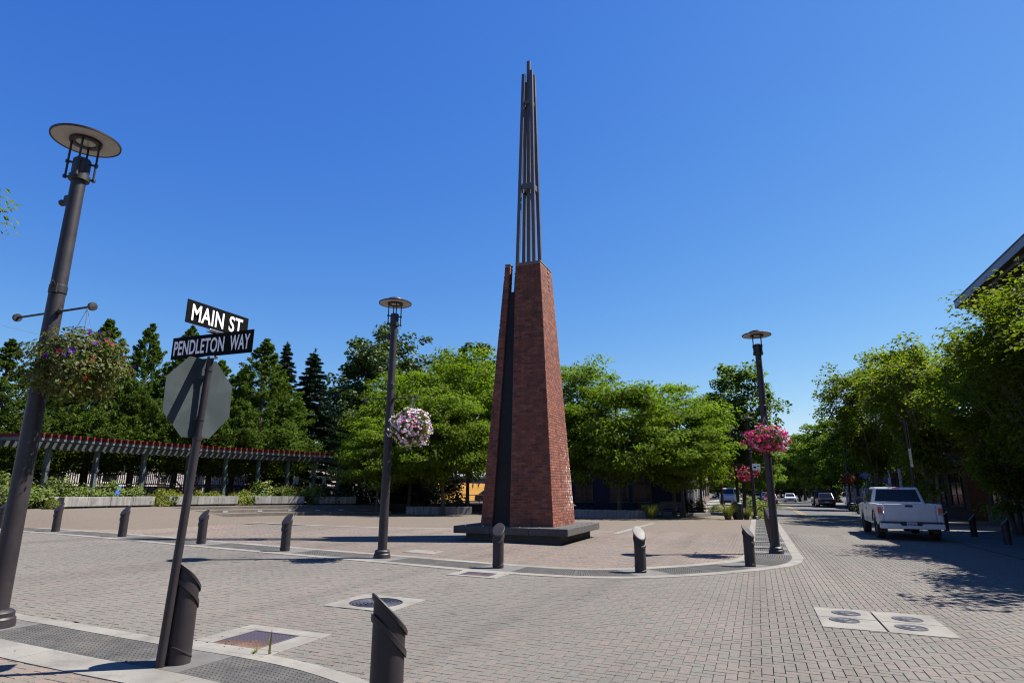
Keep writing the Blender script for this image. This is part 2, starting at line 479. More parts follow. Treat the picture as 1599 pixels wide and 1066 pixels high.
M['car_purple'] = plain('car_purple', (0.16, 0.02, 0.07), 0.3, var=0.05, coat=0.7)
M['car_blue'] = plain('car_blue', (0.04, 0.07, 0.16), 0.3, var=0.05, coat=0.7)
M['car_dark'] = plain('car_dark', (0.018, 0.02, 0.026), 0.3, var=0.05, coat=0.7)
M['car_maroon'] = plain('car_maroon', (0.10, 0.018, 0.016), 0.3, var=0.05, coat=0.7)
M['car_silver'] = plain('car_silver', (0.55, 0.56, 0.58), 0.3, var=0.03, coat=0.7)
M['white_paint'] = plain('white_paint', (0.5760, 0.5680, 0.5600), 0.6, var=0.06, scale=3)
M['pink_wall'] = plain('pale_siding', (0.449, 0.408, 0.408), 0.7, var=0.06, scale=3)
M['lilac_wall'] = plain('lilac_siding', (0.1792, 0.1688, 0.2016), 0.7, var=0.06, scale=3)
M['roof_grey'] = plain('roof_shingle', (0.1960, 0.2016, 0.2064), 0.85, var=0.15, scale=6, bumps=0.3)
M['fence_orange'] = plain('cedar_fence', (0.46, 0.235, 0.04), 0.7, var=0.18, scale=5)
M['rail_brown'] = plain('rail_brown', (0.10, 0.045, 0.035), 0.6, var=0.2)
M['stair_red'] = plain('stair_red', (0.26, 0.07, 0.035), 0.7, var=0.2)
M['navy'] = plain('navy_wall', (0.016, 0.021, 0.050), 0.7, var=0.2, scale=2, spec=0.2)
M['blue_wall'] = plain('blue_wall', (0.08, 0.09, 0.30), 0.65, var=0.1, scale=2)
M['window_glass'] = plain('window_glass', (0.008, 0.009, 0.011), 0.12, var=0.2, spec=0.16)
M['window_frame'] = plain('window_frame', (0.045, 0.05, 0.06), 0.6, var=0.1)
M['teal_frame'] = plain('teal_frame', (0.0800, 0.1360, 0.1240), 0.5, var=0.1)
M['metal_roof'] = plain('metal_roof', (0.3360, 0.3760, 0.4160), 0.35, metal=0.5, var=0.08)
M['shop_brick'] = brick_mat('shop_brick', [(0.09, 0.036, 0.026), (0.15, 0.052, 0.035), (0.12, 0.043, 0.03), (0.18, 0.065, 0.042)])
M['shop_wall'] = plain('shop_wall', (0.055, 0.026, 0.020), 0.85, var=0.25, scale=2)
M['tan_wall'] = plain('tan_brick_wall', (0.1280, 0.0800, 0.0560), 0.85, var=0.2, scale=2)
M['stone'] = plain('stone_base', (0.1200, 0.1088, 0.1008), 0.9, var=0.25, scale=3, bumps=0.4, bscale=25)
M['fascia'] = plain('fascia_metal', (0.1600, 0.1480, 0.1600), 0.45, metal=0.2, var=0.08, scale=1.5)
M['soffit'] = plain('soffit', (0.06, 0.05, 0.045), 0.7, var=0.2)
M['roof_dark'] = plain('roof_dark', (0.05, 0.05, 0.06), 0.7, var=0.2)
M['blue_plastic'] = plain('blue_plastic', (0.02, 0.12, 0.55), 0.45, var=0.1)
M['cable'] = plain('cable', (0.12, 0.12, 0.13), 0.6)
M['leaf_cedar'] = leaf_mat('cedar_leaf', [(0.040, 0.068, 0.012), (0.062, 0.098, 0.015), (0.082, 0.118, 0.018), (0.048, 0.080, 0.013)], 0.34, rough=0.75, spec=0.08)
M['leaf_spruce'] = leaf_mat('spruce_needles', [(0.016, 0.034, 0.02), (0.026, 0.048, 0.026), (0.034, 0.058, 0.03)], 0.12)
M['leaf_locust'] = leaf_mat('locust_leaf', [(0.082, 0.130, 0.011), (0.115, 0.155, 0.012), (0.145, 0.175, 0.014), (0.062, 0.108, 0.011)], 0.54, (1.3, 1.6, 0.5), rough=0.6, spec=0.15)
M['leaf_maple'] = leaf_mat('maple_leaf', [(0.0336, 0.0575, 0.0126), (0.0480, 0.0759, 0.0144), (0.0624, 0.0874, 0.0180)], 0.22)
M['leaf_street'] = leaf_mat('street_leaf', [(0.0567, 0.1000, 0.0117), (0.0810, 0.1250, 0.0126), (0.1148, 0.1562, 0.0144)], 0.55, rough=0.6, spec=0.15)
M['leaf_zelkova'] = leaf_mat('zelkova_leaf', [(0.0607, 0.0938, 0.0099), (0.0972, 0.1313, 0.0117), (0.1485, 0.1625, 0.0144), (0.0540, 0.0850, 0.0108)], 0.55, rough=0.6, spec=0.15)
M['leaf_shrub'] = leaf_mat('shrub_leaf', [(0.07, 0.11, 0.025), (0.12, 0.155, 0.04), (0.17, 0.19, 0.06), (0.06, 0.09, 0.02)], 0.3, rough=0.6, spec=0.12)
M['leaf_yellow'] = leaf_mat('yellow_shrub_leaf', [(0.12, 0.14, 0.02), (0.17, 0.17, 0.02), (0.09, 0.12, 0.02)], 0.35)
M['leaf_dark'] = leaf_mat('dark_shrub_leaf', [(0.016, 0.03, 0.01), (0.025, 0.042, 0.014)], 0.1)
M['grass_leaf'] = leaf_mat('grass_blade', [(0.10, 0.13, 0.03), (0.16, 0.17, 0.05), (0.2, 0.17, 0.06)], 0.3)
M['leaf_basket'] = leaf_mat('basket_leaf', [(0.06, 0.095, 0.02), (0.10, 0.13, 0.03), (0.14, 0.15, 0.05), (0.075, 0.085, 0.025), (0.10, 0.055, 0.03)], 0.35, spec=0.15)
M['leaf_rust'] = leaf_mat('rust_leaf', [(0.25, 0.08, 0.02), (0.32, 0.14, 0.03)], 0.3)
def petal(name, cols): return leaf_mat(name, cols, 0.3, (1.2, 1.1, 1.2), 0.6)
M['petal_violet'] = petal('violet_petal', [(0.032, 0.007, 0.10), (0.055, 0.010, 0.14)])
M['petal_red'] = petal('red_petal', [(0.17, 0.010, 0.012), (0.22, 0.025, 0.015)])
M['petal_white'] = petal('white_petal', [(0.62, 0.52, 0.58), (0.72, 0.64, 0.68)])
M['petal_pink'] = petal('pink_petal', [(0.46, 0.02, 0.12), (0.54, 0.07, 0.20), (0.40, 0.012, 0.075)])
M['petal_yellow'] = petal('yellow_petal', [(0.6, 0.55, 0.10), (0.5, 0.5, 0.12)])
M['petal_palepink'] = petal('pale_pink_petal', [(0.62, 0.28, 0.42), (0.66, 0.36, 0.50)])
M['dead_leaf'] = plain('dead_leaf', (0.11, 0.062, 0.03), 0.85, var=0.5, scale=20)
# ------------------------------------------------------------------ ground, paving, kerbs
def catmull(P, step=0.15):
    P = [np.array(p, float) for p in P]
    P = [2 * P[0] - P[1]] + P + [2 * P[-1] - P[-2]]
    out = []
    for i in range(1, len(P) - 2):
        p0, p1, p2, p3 = P[i - 1], P[i], P[i + 1], P[i + 2]
        n = max(2, int(np.linalg.norm(p2 - p1) / step))
        for k in range(n):
            t = k / n
            out.append(0.5 * ((2 * p1) + (-p0 + p2) * t + (2 * p0 - 5 * p1 + 4 * p2 - p3) * t * t + (-p0 + 3 * p1 - 3 * p2 + p3) * t ** 3))
    out.append(P[-2])
    return np.array(out)

class Curve:
    def __init__(s, P, side):
        s.p = catmull(P)
        d = np.linalg.norm(np.diff(s.p, axis=0), axis=1)
        s.s = np.concatenate([[0], np.cumsum(d)])
        s.len = s.s[-1]
        s.side = side
    def at(s, t):
        x = np.interp(t, s.s, s.p[:, 0]); y = np.interp(t, s.s, s.p[:, 1])
        e = 0.12
        a, b = max(0, t - e), min(s.len, t + e)
        dx = np.interp(b, s.s, s.p[:, 0]) - np.interp(a, s.s, s.p[:, 0]); dy = np.interp(b, s.s, s.p[:, 1]) - np.interp(a, s.s, s.p[:, 1])
        l = math.hypot(dx, dy)
        return x, y, -dy / l * s.side, dx / l * s.side
    def off(s, t, o):
        x, y, nx, ny = s.at(t)
        return x + nx * o, y + ny * o
    def nearest(s, x, y):
        return s.s[np.argmin((s.p[:, 0] - x) ** 2 + (s.p[:, 1] - y) ** 2)]
    def slab(s, mb, s0, s1, o0, o1, h, th=0.06, step=0.3):
        n = max(1, int((s1 - s0) / step))
        vs = []
        for i in range(n + 1):
            t = s0 + (s1 - s0) * i / n
            for o, hh in ((o0, h), (o1, h), (o1, h - th), (o0, h - th)):
                x, y = s.off(t, o)
                vs.append((x, y, gz(x, y) + hh))
        fs = []
        for i in range(n):
            for k in range(4):
                a, b = i * 4 + k, i * 4 + (k + 1) % 4
                fs.append((a, a + 4, b + 4, b))
        fs.append((0, 1, 2, 3)); fs.append((n * 4 + 3, n * 4 + 2, n * 4 + 1, n * 4))
        if s.side < 0: fs = [tuple(reversed(f)) for f in fs]
        mb.add(vs, fs)

north = Curve([(-46, 13.2), (-38, 13.05), (-30, 12.9), (-26.5, 12.82), (-23.5, 12.75), (-20.75, 12.72), (-17.5, 12.5), (-13.9, 12.1), (-10.8, 11.83), (-8, 11.6), (-5.2, 11.32), (-3.5, 11.36), (-2.4, 11.75), (-1.5, 12.5), (-0.67, 13.45), (0.1, 14.6), (0.66, 15.75), (0.9, 17.1), (0.92, 18.6), (0.92, 20.5), (0.92, 23), (0.92, 27), (0.92, 33), (0.92, 44)], 1)
south = Curve([(-40, 5.45), (-26, 5.35), (-17, 5.27), (-12, 5.22), (-8.5, 5.17), (-6, 5.06), (-4.5, 5.02), (-3.6, 4.88), (-2.75, 4.55), (-2.0, 3.98), (-1.4, 3.2), (-1.05, 2.3), (-0.95, 1.2), (-0.95, 0), (-0.95, -2), (-0.95, -5), (-0.95, -10)], -1)

plaza_poly = np.array([north.off(t, 0.02) for t in np.linspace(0, north.len, 400)] + [(-4, 46), (-46, 46)])
south_poly = np.array([south.off(t, 0.02) for t in np.linspace(0, south.len, 300)] + [(-40, -10)])

def inside(poly, X, Y):
    r = np.zeros(X.shape, bool)
    n = len(poly)
    for i in range(n):
        x0, y0 = poly[i]; x1, y1 = poly[(i + 1) % n]
        if y0 == y1: continue
        c = ((y0 > Y) != (y1 > Y)) & (X < (x1 - x0) * (Y - y0) / (y1 - y0) + x0)
        r ^= c
    return r

ground = sheet('ground', [(-700, -300), (700, -300), (700, 900), (-700, 900)], -0.07, M['terrain'])
road = sheet('road', [(-60, -12), (6.3, -12), (6.3, 43.0), (-60, 43.0)], -0.022, M['far_road'])
street = sheet('street', [(-1.3, 43.0), (8.4, 43.0), (8.4, 260), (-1.3, 260)], -0.018, M['asphalt'])
plaza = sheet('plaza', plaza_poly.tolist(), -0.012, M['far_plaza'])
pavement_w = sheet('pavement', [(-7.5, 46.0), (-1.32, 46.0), (-1.32, 200), (-7.5, 200)], 0.004, M['concrete'])
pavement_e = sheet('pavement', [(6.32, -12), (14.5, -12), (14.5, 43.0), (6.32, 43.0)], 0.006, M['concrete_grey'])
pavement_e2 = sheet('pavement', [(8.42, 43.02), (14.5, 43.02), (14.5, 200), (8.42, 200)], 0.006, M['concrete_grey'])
pavement_s = sheet('pavement', south_poly.tolist(), -0.008, M['far_plaza'])
car_park = sheet('car_park', [(-60, 46.02), (-7.52, 46.02), (-7.52, 110), (-60, 110)], -0.03, M['asphalt'])

# yellow centre line, double
mb = MB()
for dx in (-0.12, 0.12):
    mb.add([(3.1 + dx - 0.055, 44, gz(3.1, 44) - 0.012), (3.1 + dx + 0.055, 44, gz(3.1, 44) - 0.012), (3.1 + dx + 0.055, 150, gz(3.1, 150) - 0.012), (3.1 + dx - 0.055, 150, gz(3.1, 150) - 0.012)], [(0, 1, 2, 3)])
mb.build('centre_line', M['yellow_paint'], street)
mb = MB(); y = 42.7
mb.add([(0.95, y, gz(1, y) + 0.0), (6.3, y, gz(6.3, y) + 0.0), (6.3, y + 0.5, gz(6.3, y) + 0.0), (0.95, y + 0.5, gz(1, y) + 0.0)], [(0, 1, 2, 3)])
mb.build('concrete_band', M['concrete'], street)

# joint sand under the pavers that are built one by one
D0, D1 = 2.6, 25.0
def W(a, d): return (a * RT[0] + d * FW[0], a * RT[1] + d * FW[1])
bed = [W(-(0.95 * D0 + 1.5), D0), W(0.95 * D0 + 1.5, D0), W(0.95 * D1 + 1.5, D1), W(-(0.95 * D1 + 1.5), D1)]
def clip_x(poly, xmax):
    out = []
    for i in range(len(poly)):
        p, q = poly[i], poly[(i + 1) % len(poly)]
        if p[0] <= xmax: out.append(p)
        if (p[0] <= xmax) != (q[0] <= xmax):
            t = (xmax - p[0]) / (q[0] - p[0]); out.append((xmax, p[1] + t * (q[1] - p[1])))
    return out
sheet('paving_bed', clip_x(bed, 6.3), -0.004, M['sand'])

rngp = np.random.default_rng(7)
w = 0.1
I, J = np.meshgrid(np.arange(-260, 66), np.arange(-5, 320), indexing='ij')
I = I.ravel(); J = J.ravel()
Hm = (I - J) % 4 == 0; Vm = (I - J) % 4 == 3
cx = np.concatenate([(I[Hm] + 1.0) * w, (I[Vm] + 0.5) * w]); cy = np.concatenate([(J[Hm] + 0.5) * w, (J[Vm] + 1.0) * w])
vert = np.concatenate([np.zeros(Hm.sum(), bool), np.ones(Vm.sum(), bool)])
aa = cx * RT[0] + cy * RT[1]; dd = cx * FW[0] + cy * FW[1]
keep = (dd > D0) & (dd < D1) & (np.abs(aa) < 0.95 * dd + 1.5) & (cx < 6.25)
cx, cy, vert, aa, dd = cx[keep], cy[keep], vert[keep], aa[keep], dd[keep]
in_plaza = inside(plaza_poly, cx, cy); in_south = inside(south_poly, cx, cy)

def covered(x, y):
    c = (x > -5.72) & (x < -4.42) & (y > 7.13) & (y < 8.33)
    c |= (x > 0.6) & (x < 2.05) & (y > 8.8) & (y < 10.28)
    c |= (x > -5.6) & (x < -4.42) & (y > 4.9) & (y < 6.0)
    return c
hid = (np.abs(cx + 5.07) < 0.42) & (np.abs(cy - 7.72) < 0.42) | (cx > 0.75) & (cx < 1.9) & (cy > 8.95) & (cy < 10.1) | (cx > -5.35) & (cx < -4.65) & (cy > 5.15) & (cy < 5.7)

def paver_block(x, y, v, top=0.010, gap=0.003, ch=0.0022, tilt=None, z=None):
    n = len(x)
    hx = np.where(v, 0.05, 0.1) - gap; hy = np.where(v, 0.1, 0.05) - gap
    dz = rngp.normal(0, 0.0007, n)
    tx = rngp.normal(0, 0.0035, n); ty = rngp.normal(0, 0.0035, n)
    verts = np.zeros((n, 12, 3), np.float32)
    sg = np.array([(-1, -1), (1, -1), (1, 1), (-1, 1)], float)
    for k in range(4):
        for lv, (ins, zz) in enumerate(((0.0, -0.012), (0.0, top - 0.004), (ch, top))):
            px = x + sg[k, 0] * (hx - ins); py = y + sg[k, 1] * (hy - ins)
            verts[:, lv * 4 + k, 0] = px; verts[:, lv * 4 + k, 1] = py
            g = -TILT * (px * RT[0] + py * RT[1]) if z is None else z
            verts[:, lv * 4 + k, 2] = g + zz + (dz + sg[k, 0] * hx * tx + sg[k, 1] * hy * ty if lv else 0)
    base = (np.arange(n) * 12)[:, None, None]
    f = np.array([(8, 9, 10, 11)] + [(l * 4 + k, l * 4 + (k + 1) % 4, (l + 1) * 4 + (k + 1) % 4, (l + 1) * 4 + k) for l in (0, 1) for k in range(4)])
    return verts.reshape(-1, 3), (base + f[None]).reshape(-1, 4)

def pave(parent, sel, mat, n_single):
    idx = np.where(sel)[0]
    vis = (np.abs(aa[idx]) < 0.86 * dd[idx]) & (dd[idx] > 4.75)
    order = idx[vis][np.argsort(dd[idx][vis])]
    single = order[:n_single]
    rest = np.setdiff1d(idx, single)
    v, f = paver_block(cx[rest], cy[rest], vert[rest])
    o = link('paver_field', np_mesh('paver_field', v, f, mat), parent)
    tag(o, kind='stuff')
    kinds = []
    for k in range(8):
        v, f = paver_block(np.zeros(1), np.zeros(1), np.zeros(1, bool), z=0.0)
        kinds.append(np_mesh('paver', v, f, mat))
    for q, i in enumerate(single):
        p = link('paver', kinds[q % 8], parent)
        p.location = (cx[i], cy[i], gz(cx[i], cy[i]))
        p.rotation_euler = (0, 0, (math.pi / 2 if vert[i] else 0) + (math.pi if q % 3 == 0 else 0))

pave(road, ~in_plaza & ~in_south & ~hid, M['paver'], 300)
pave(plaza, in_plaza, M['paver_plaza'], 300)
corner = in_south & (cy < 3.98 + (cx + 5) * -0.03) & (cx < -4.2) & (cx > -12)
pave(pavement_s, corner, M['paver_plaza'], 120)

# kerb bands: concrete stones either side of raised-dome panels
def dome_panel(curve, s0, s1, o0, o1, parent, h=0.016):
    mb = MB()
    curve.slab(mb, s0, s1, o0, o1, h)
    pl = mb.build('tactile_panel', M['tactile'], parent)
    pit = 0.055
    ns = int((s1 - s0) / pit) - 1; no = int((o1 - o0) / pit)
    if ns < 2: return
    vs = []; fs = []
    n = 6
    for i in range(ns):
        t = s0 + pit * (i + 1)
        x, y, nx, ny = curve.at(t)
        for j in range(no):
            o = o0 + (o1 - o0 - (no - 1) * pit) / 2 + j * pit
            px, py = x + nx * o, y + ny * o
            z = gz(px, py) + h
            b = len(vs)
            for r, zz in ((0.0175, -0.001), (0.009, 0.007)):
                for k in range(n):
                    q = 2 * math.pi * k / n
                    vs.append((px + r * math.cos(q), py + r * math.sin(q), z + zz))
            fs += [(b + k, b + (k + 1) % n, b + n + (k + 1) % n, b + n + k) for k in range(n)]
            fs.append(tuple(b + n + k for k in range(n)))
    me = bpy.data.meshes.new('raised_domes'); me.from_pydata(vs, [], fs); me.materials.append(M['tactile']); me.update()
    tag(link('raised_domes', me, pl), kind='stuff')

north_bollards = [(-23.5, 13.3), (-20.75, 13.3), (-17.46, 13.1), (-13.86, 12.66), (-10.81, 12.38), (-5.02, 11.98), (-2.28, 12.74), (-0.28, 14.94)]
row_bollards = [(0.32, 20.1 + 2.2 * k) for k in range(9)]
lamp_m, lamp_r = (-7.99, 12.30), (0.33, 18.35)

def kerb(name, curve, stops, s_a, s_b, o_dome0, o_dome1, o_in, stone=1.9, gapw=0.008, plate=0.42):
    k = bpy.data.objects.new(name, None); COL.objects.link(k); tag(k, kind='structure')
    s = s_a
    while s < s_b:
        e = min(s + stone, s_b)
        for o0, o1 in ((0.0, o_dome0 - 0.008), (o_dome1 + 0.008, o_in)):
            mb = MB(); curve.slab(mb, s, e - gapw, o0, o1, 0.018)
            mb.build('kerb_stone', M['concrete'], k)
        s = e
    stops = sorted(stops)
    prev = s_a
    for st in stops + [s_b + plate]:
        a, b = prev, st - plate
        if b - a > 0.3:
            n = max(1, round((b - a) / 1.25))
            for q in range(n):
                dome_panel(curve, a + (b - a) * q / n + 0.004, a + (b - a) * (q + 1) / n - 0.004, o_dome0, o_dome1, k)
        if st <= s_b:
            mb = MB(); curve.slab(mb, st - plate + 0.006, st + plate - 0.006, o_dome0, o_dome1, 0.017)
            mb.build('concrete_plate', M['concrete_grey'], k)
        prev = st + plate
    return k

st_n = [north.nearest(*p) for p in north_bollards + [lamp_m, lamp_r] + row_bollards]
kerb('kerb', north, st_n, north.nearest(-30, 12.9), north.nearest(0.92, 40), 0.26, 1.14, 1.40)
sb = [(-4.92, 4.44), (-2.42, 3.86), (-7.95, 4.62)]
kerb('kerb', south, [south.nearest(-4.95, 5.0), south.nearest(-2.05, 4.03), south.nearest(-7.95, 5.15)], south.nearest(-14, 5.2), south.nearest(-0.95, -3), 0.20, 0.78, 1.16, plate=0.3)

# concrete lines set into the plaza
def strip(name, pts, wd, h, mat, parent):
    c = Curve(pts, 1); mb = MB(); c.slab(mb, 0, c.len, -wd / 2, wd / 2, h); return mb.build(name, mat, parent)
strip('concrete_line', [(-28.6, 24.2), (-25.6, 22.3), (-22.1, 21.0), (-18.2, 20.5), (-15.2, 20.7), (-12.0, 21.6), (-9.6, 23.4)], 0.30, 0.014, M['concrete'], plaza)
strip('concrete_line', [(-5.05, 23.2), (-5.0, 27), (-4.96, 31.5)], 0.22, 0.013, M['concrete'], plaza)

# the shallow amphitheatre: steps, terrace behind them and the ramp at their left end
AC = (-4.2, 18.77)
def polar(r, deg): t = math.radians(deg); return AC[0] + r * math.cos(t), AC[1] + r * math.sin(t)
def sector(mb, r0, r1, a0, a1, h, th, n=40):
    vs = []
    for i in range(n + 1):
        t = a0 + (a1 - a0) * i / n
        for r, hh in ((r0, h), (r1, h), (r1, h - th), (r0, h - th)):
            x, y = polar(r, t); vs.append((x, y, gz(x, y) + hh))
    fs = []
    for i in range(n):
        for k in range(4):
            a, b = i * 4 + k, i * 4 + (k + 1) % 4
            fs.append((a, b, b + 4, a + 4))
    fs.append((3, 2, 1, 0)); fs.append((n * 4, n * 4 + 1, n * 4 + 2, n * 4 + 3))
    mb.add(vs, fs)
SA0, SA1 = 141.0, 173.0
TER = 0.42
stairs = bpy.data.objects.new('plaza_steps', None); COL.objects.link(stairs); tag(stairs, kind='structure')
for i, r in enumerate((20.4, 21.25)):
    mb = MB(); sector(mb, r, r + 0.9, SA0, SA1 + (0.6 - 0.6 * i), 0.14 * (i + 1), 0.2)
    mb.build('step', M['step'], stairs)
mb = MB(); sector(mb, 22.1, 23.0, SA0, SA1 - 0.6, TER, 0.5); mb.build('step', M['step'], stairs)
for deg in (148.5, 152.2, 156.4, 161.0, 166.0):
    x, y = polar(21.243, deg); mb = MB(); mb.box((0, 0, 0), (0.012, 0.26, 0.06)); o = mb.build('step_light', M['plate'], stairs); o.location = (x, y, gz(x, y) + 0.2); o.rotation_euler = (0, 0, math.radians(deg))
mb = MB(); sector(mb, 23.0, 24.0, SA0, SA1 - 0.6, TER - 0.003, 0.5); mb.build('terrace', M['far_plaza'], None); tag(COL.objects['terrace'], kind='structure')
mb = MB(); sector(mb, 24.0, 33.0, 108, 194, TER + 0.03, 0.5, 60); o = mb.build('planting_bed', M['soil']); tag(o, kind='structure')
mb = MB(); sector(mb, 33.0, 60.0, 150, 220, TER - 0.02, 0.5, 60); o = mb.build('lane', M['asphalt']); tag(o, kind='structure')
# ramp
mb = MB(); nr, na = 14, 24
vs = []; fs = []
for i in range(na + 1):
    t = SA1 - 0.6 + (195.5 - SA1) * i / na
    for j in range(nr + 1):
        r = 15.0 + 9.0 * j / nr
        u = min(1, max(0, (r - 15.0) / 7.5)); v_ = min(1, max(0, (195.5 - t) / 8.0)); hh = TER * u * u * (3 - 2 * u) * v_ * v_ * (3 - 2 * v_)
        x, y = polar(r, t); vs.append((x, y, gz(x, y) + hh + 0.005))
for i in range(na):
    for j in range(nr):
        a = i * (nr + 1) + j
        fs.append((a, a + 1, a + nr + 2, a + nr + 1))
mb.add(vs, fs); o = mb.build('ramp', M['far_plaza'], smooth=True); tag(o, kind='structure')
mb = MB(); sector(mb, 22.0, 33.0, 100, SA0 - 0.2, 0.02, 0.5, 30); o = mb.build('planting_bed', M['soil']); tag(o, kind='structure')

# covers and gratings let into the paving
def collar(parent, x0, x1, y0, y1, hole, mat, h=0.016):
    """concrete frame with an opening, four slabs butted end to end"""
    hx0, hx1, hy0, hy1 = hole
    for (a, b, c, d) in ((x0, x1, y0, hy0), (x0, x1, hy1, y1), (x0, hx0, hy0, hy1), (hx1, x1, hy0, hy1)):
        if b - a < 0.01 or d - c < 0.01: continue
        mb = MB(); g = 0.004
        mb.box(((a + b) / 2, (c + d) / 2, h - 0.03), (b - a - g, d - c - g, 0.06))
        mb.build('concrete_frame', mat, parent, bevel=0.006)

def ground_thing(name, label, cat, x, y, group=None):
    t = thing(name, label, cat, (x, y, gz(x, y)), 0, group)
    t.rotation_euler = (math.asin(-TILT * RT[1]), math.asin(TILT * RT[0]), 0)
    return t

# round manhole in its concrete square
t = ground_thing('manhole_cover', 'round iron manhole cover set in a pale concrete square in the brick road', 'manhole cover', -5.07, 7.72)
mb = MB(); R0 = 0.37
ring = [(0.52 * sx, 0.5 * sy) for sx, sy in ((-1, -1), (1, -1), (1, 1), (-1, 1))]
n = 48; vs = []; fs = []
for k in range(n):
    q = 2 * math.pi * k / n; c_, s_ = math.cos(q), math.sin(q)
    e = min(0.53 / max(1e-6, abs(c_)), 0.5 / max(1e-6, abs(s_)))
    vs += [(R0 * c_, R0 * s_, 0.018), (e * c_, e * s_, 0.018), (R0 * c_, R0 * s_, -0.02), (e * c_, e * s_, -0.02)]
for k in range(n):
    a, b = 4 * k, 4 * ((k + 1) % n)
    fs += [(a, a + 1, b + 1, b), (a, b, b + 2, a + 2), (a + 1, a + 3, b + 3, b + 1)]
mb.add(vs, fs); mb.build('concrete_square', M['concrete'], t)
mb = MB(); prof = [(0.0, 0.010)]
for i in range(6):
    r = 0.05 + 0.05 * i
    prof += [(r, 0.010), (r + 0.004, 0.018), (r + 0.022, 0.018), (r + 0.026, 0.010)]
prof += [(0.345, 0.010), (0.348, 0.020), (0.366, 0.020), (0.366, -0.02)]
mb.lathe(list(reversed(prof)), 40); mb.build('iron_lid', M['iron'], t, smooth=False)

# four small covers in a jointed concrete slab
t = ground_thing('utility_vault', 'pale four-part concrete slab with four small round covers in the road', 'utility cover', 1.32, 9.54)
for ix, (xa, xb) in enumerate(((-0.72, -0.02), (-0.004, 0.71))):
    for iy, (ya, yb) in enumerate(((-0.70, -0.006), (0.006, 0.72))):
        mb = MB(); mb.box(((xa + xb) / 2, (ya + yb) / 2, -0.012), (xb - xa - 0.006, yb - ya - 0.006, 0.06)); s_ = mb.build('concrete_slab', M['concrete'], t, bevel=0.005)
for px, py in ((-0.34, 0.36), (-0.42, -0.17), (0.36, 0.28), (0.29, -0.30)):
    mb = MB(); mb.lathe([(0.178, 0.016), (0.178, 0.024), (0.165, 0.026), (0.15, 0.021), (0.10, 0.021), (0.095, 0.026), (0.07, 0.026), (0.065, 0.021), (0.0, 0.021)], 28)
    c = mb.build('round_cover', M['iron_blue'], t); c.location = (px, py, 0)
    mb = MB(); mb.box((0.02, 0.0, 0.024), (0.07, 0.02, 0.006), rz=0.5); mb.build('lift_slot', M['plate'], c)

def drain(name, label, x, y, lx, ly, gx, gy, bars):
    t = ground_thing(name, label, 'drain', x, y)
    collar(t, -lx, lx, -ly, ly, (-gx, gx, -gy, gy), M['concrete'], 0.020)
    mb = MB()
    mb.box((0, 0, -0.035), (2 * gx, 2 * gy, 0.02)); mb.build('sump', M['black'], t)
    mb = MB()
    g = 0.02
    mb.box((0, -gy + g / 2, 0.0), (2 * gx, g, 0.04)); mb.box((0, gy - g / 2, 0.0), (2 * gx, g, 0.04)); mb.box((-gx + g / 2, 0, 0.001), (g, 2 * gy - 2 * g, 0.04)); mb.box((gx - g / 2, 0, 0.001), (g, 2 * gy - 2 * g, 0.04))
    mb.build('grate_rim', M['grate'], t)
    mb = MB()
    for k in range(bars):
        xx = -gx + g + (2 * gx - 2 * g) * (k + 0.5) / bars
        mb.box((xx, 0, 0.002), (0.016, 2 * gy - 2 * g, 0.03))
    for k in range(bars):
        yy = -gy + g + (2 * gy - 2 * g) * (k + 0.5) / bars
        mb.box((0, yy, -0.002), (2 * gx - 2 * g, 0.014, 0.028))
    b = mb.build('grate_bars', M['grate'], t); tag(b, kind='stuff')
    return t
drain('storm_drain', 'rusty square drain grate in a concrete frame beside the near kerb', -5.0, 5.43, 0.56, 0.50, 0.30, 0.30, 17)
drain('storm_drain', 'small brown drain grate in a concrete frame against the far kerb', -5.0, 10.98, 0.50, 0.36, 0.30, 0.22, 12)
t = ground_thing('access_cover', 'light concrete access cover flush in the plaza beside the middle lamp post', 'access cover', -7.85, 13.95)
mb = MB(); mb.box((0, 0, -0.01), (0.85, 0.66, 0.06)); mb.build('cover_slab', M['concrete'], t, bevel=0.006)
mb = MB(); mb.box((0.25, 0.15, 0.021), (0.12, 0.03, 0.006)); mb.build('lift_handle', M['iron'], t)
# ------------------------------------------------------------------ brick tower
tower = thing('brick_tower', 'tall tapering red brick tower topped by a dark steel spire in the plaza', 'tower', (-6.98, 19.25, 0))
TX, TY = -6.98, 19.25
def L2(p): return Vector((p[0] - TX, p[1] - TY, p[2]))
mb = MB(); mb.box((0, 0.17, 0.04), (3.06, 3.42, 0.40)); mb.build('plinth_base', M['concrete_dark'], tower, bevel=0.012)
mb = MB()
for (x0, x1, y0, y1) in ((-1.84, -0.62, -1.80, 0.12), (-0.612, 0.62, -1.80, 0.12), (0.628, 1.82, -1.80, 0.12), (-1.84, -0.62, 0.128, 2.05), (-0.612, 0.62, 0.128, 2.05), (0.628, 1.82, 0.128, 2.05)):
    mb = MB(); mb.box(((x0 + x1) / 2, (y0 + y1) / 2, 0.345), (x1 - x0, y1 - y0, 0.21)); mb.build('plinth_slab', M['concrete_dark'], tower, bevel=0.014)
for k in range(6):
    for px, py in ((-1.5 + 0.6 * k, -1.62), (1.66, -1.5 + 0.62 * k)):
        mb = MB(); mb.box((px, py, 0.462), (0.035, 0.09, 0.03)); mb.build('skate_stud', M['stud'], tower, bevel=0.006)
ZB, ZT = 0.45, 9.2
PIERS = {  # bottom rect (x0,x1,y0,y1), top rect
    'front_right': ((-7.19, -5.79, 18.06, 20.44), (-7.25, -6.35, 18.62, 19.88)),
    'front_left': ((-8.17, -7.79, 18.06, 18.75), (-7.64, -7.46, 18.62, 18.86)),
    'back_left': ((-8.17, -7.2, 19.85, 20.44), (-7.64, -7.4, 19.55, 19.88)),
}
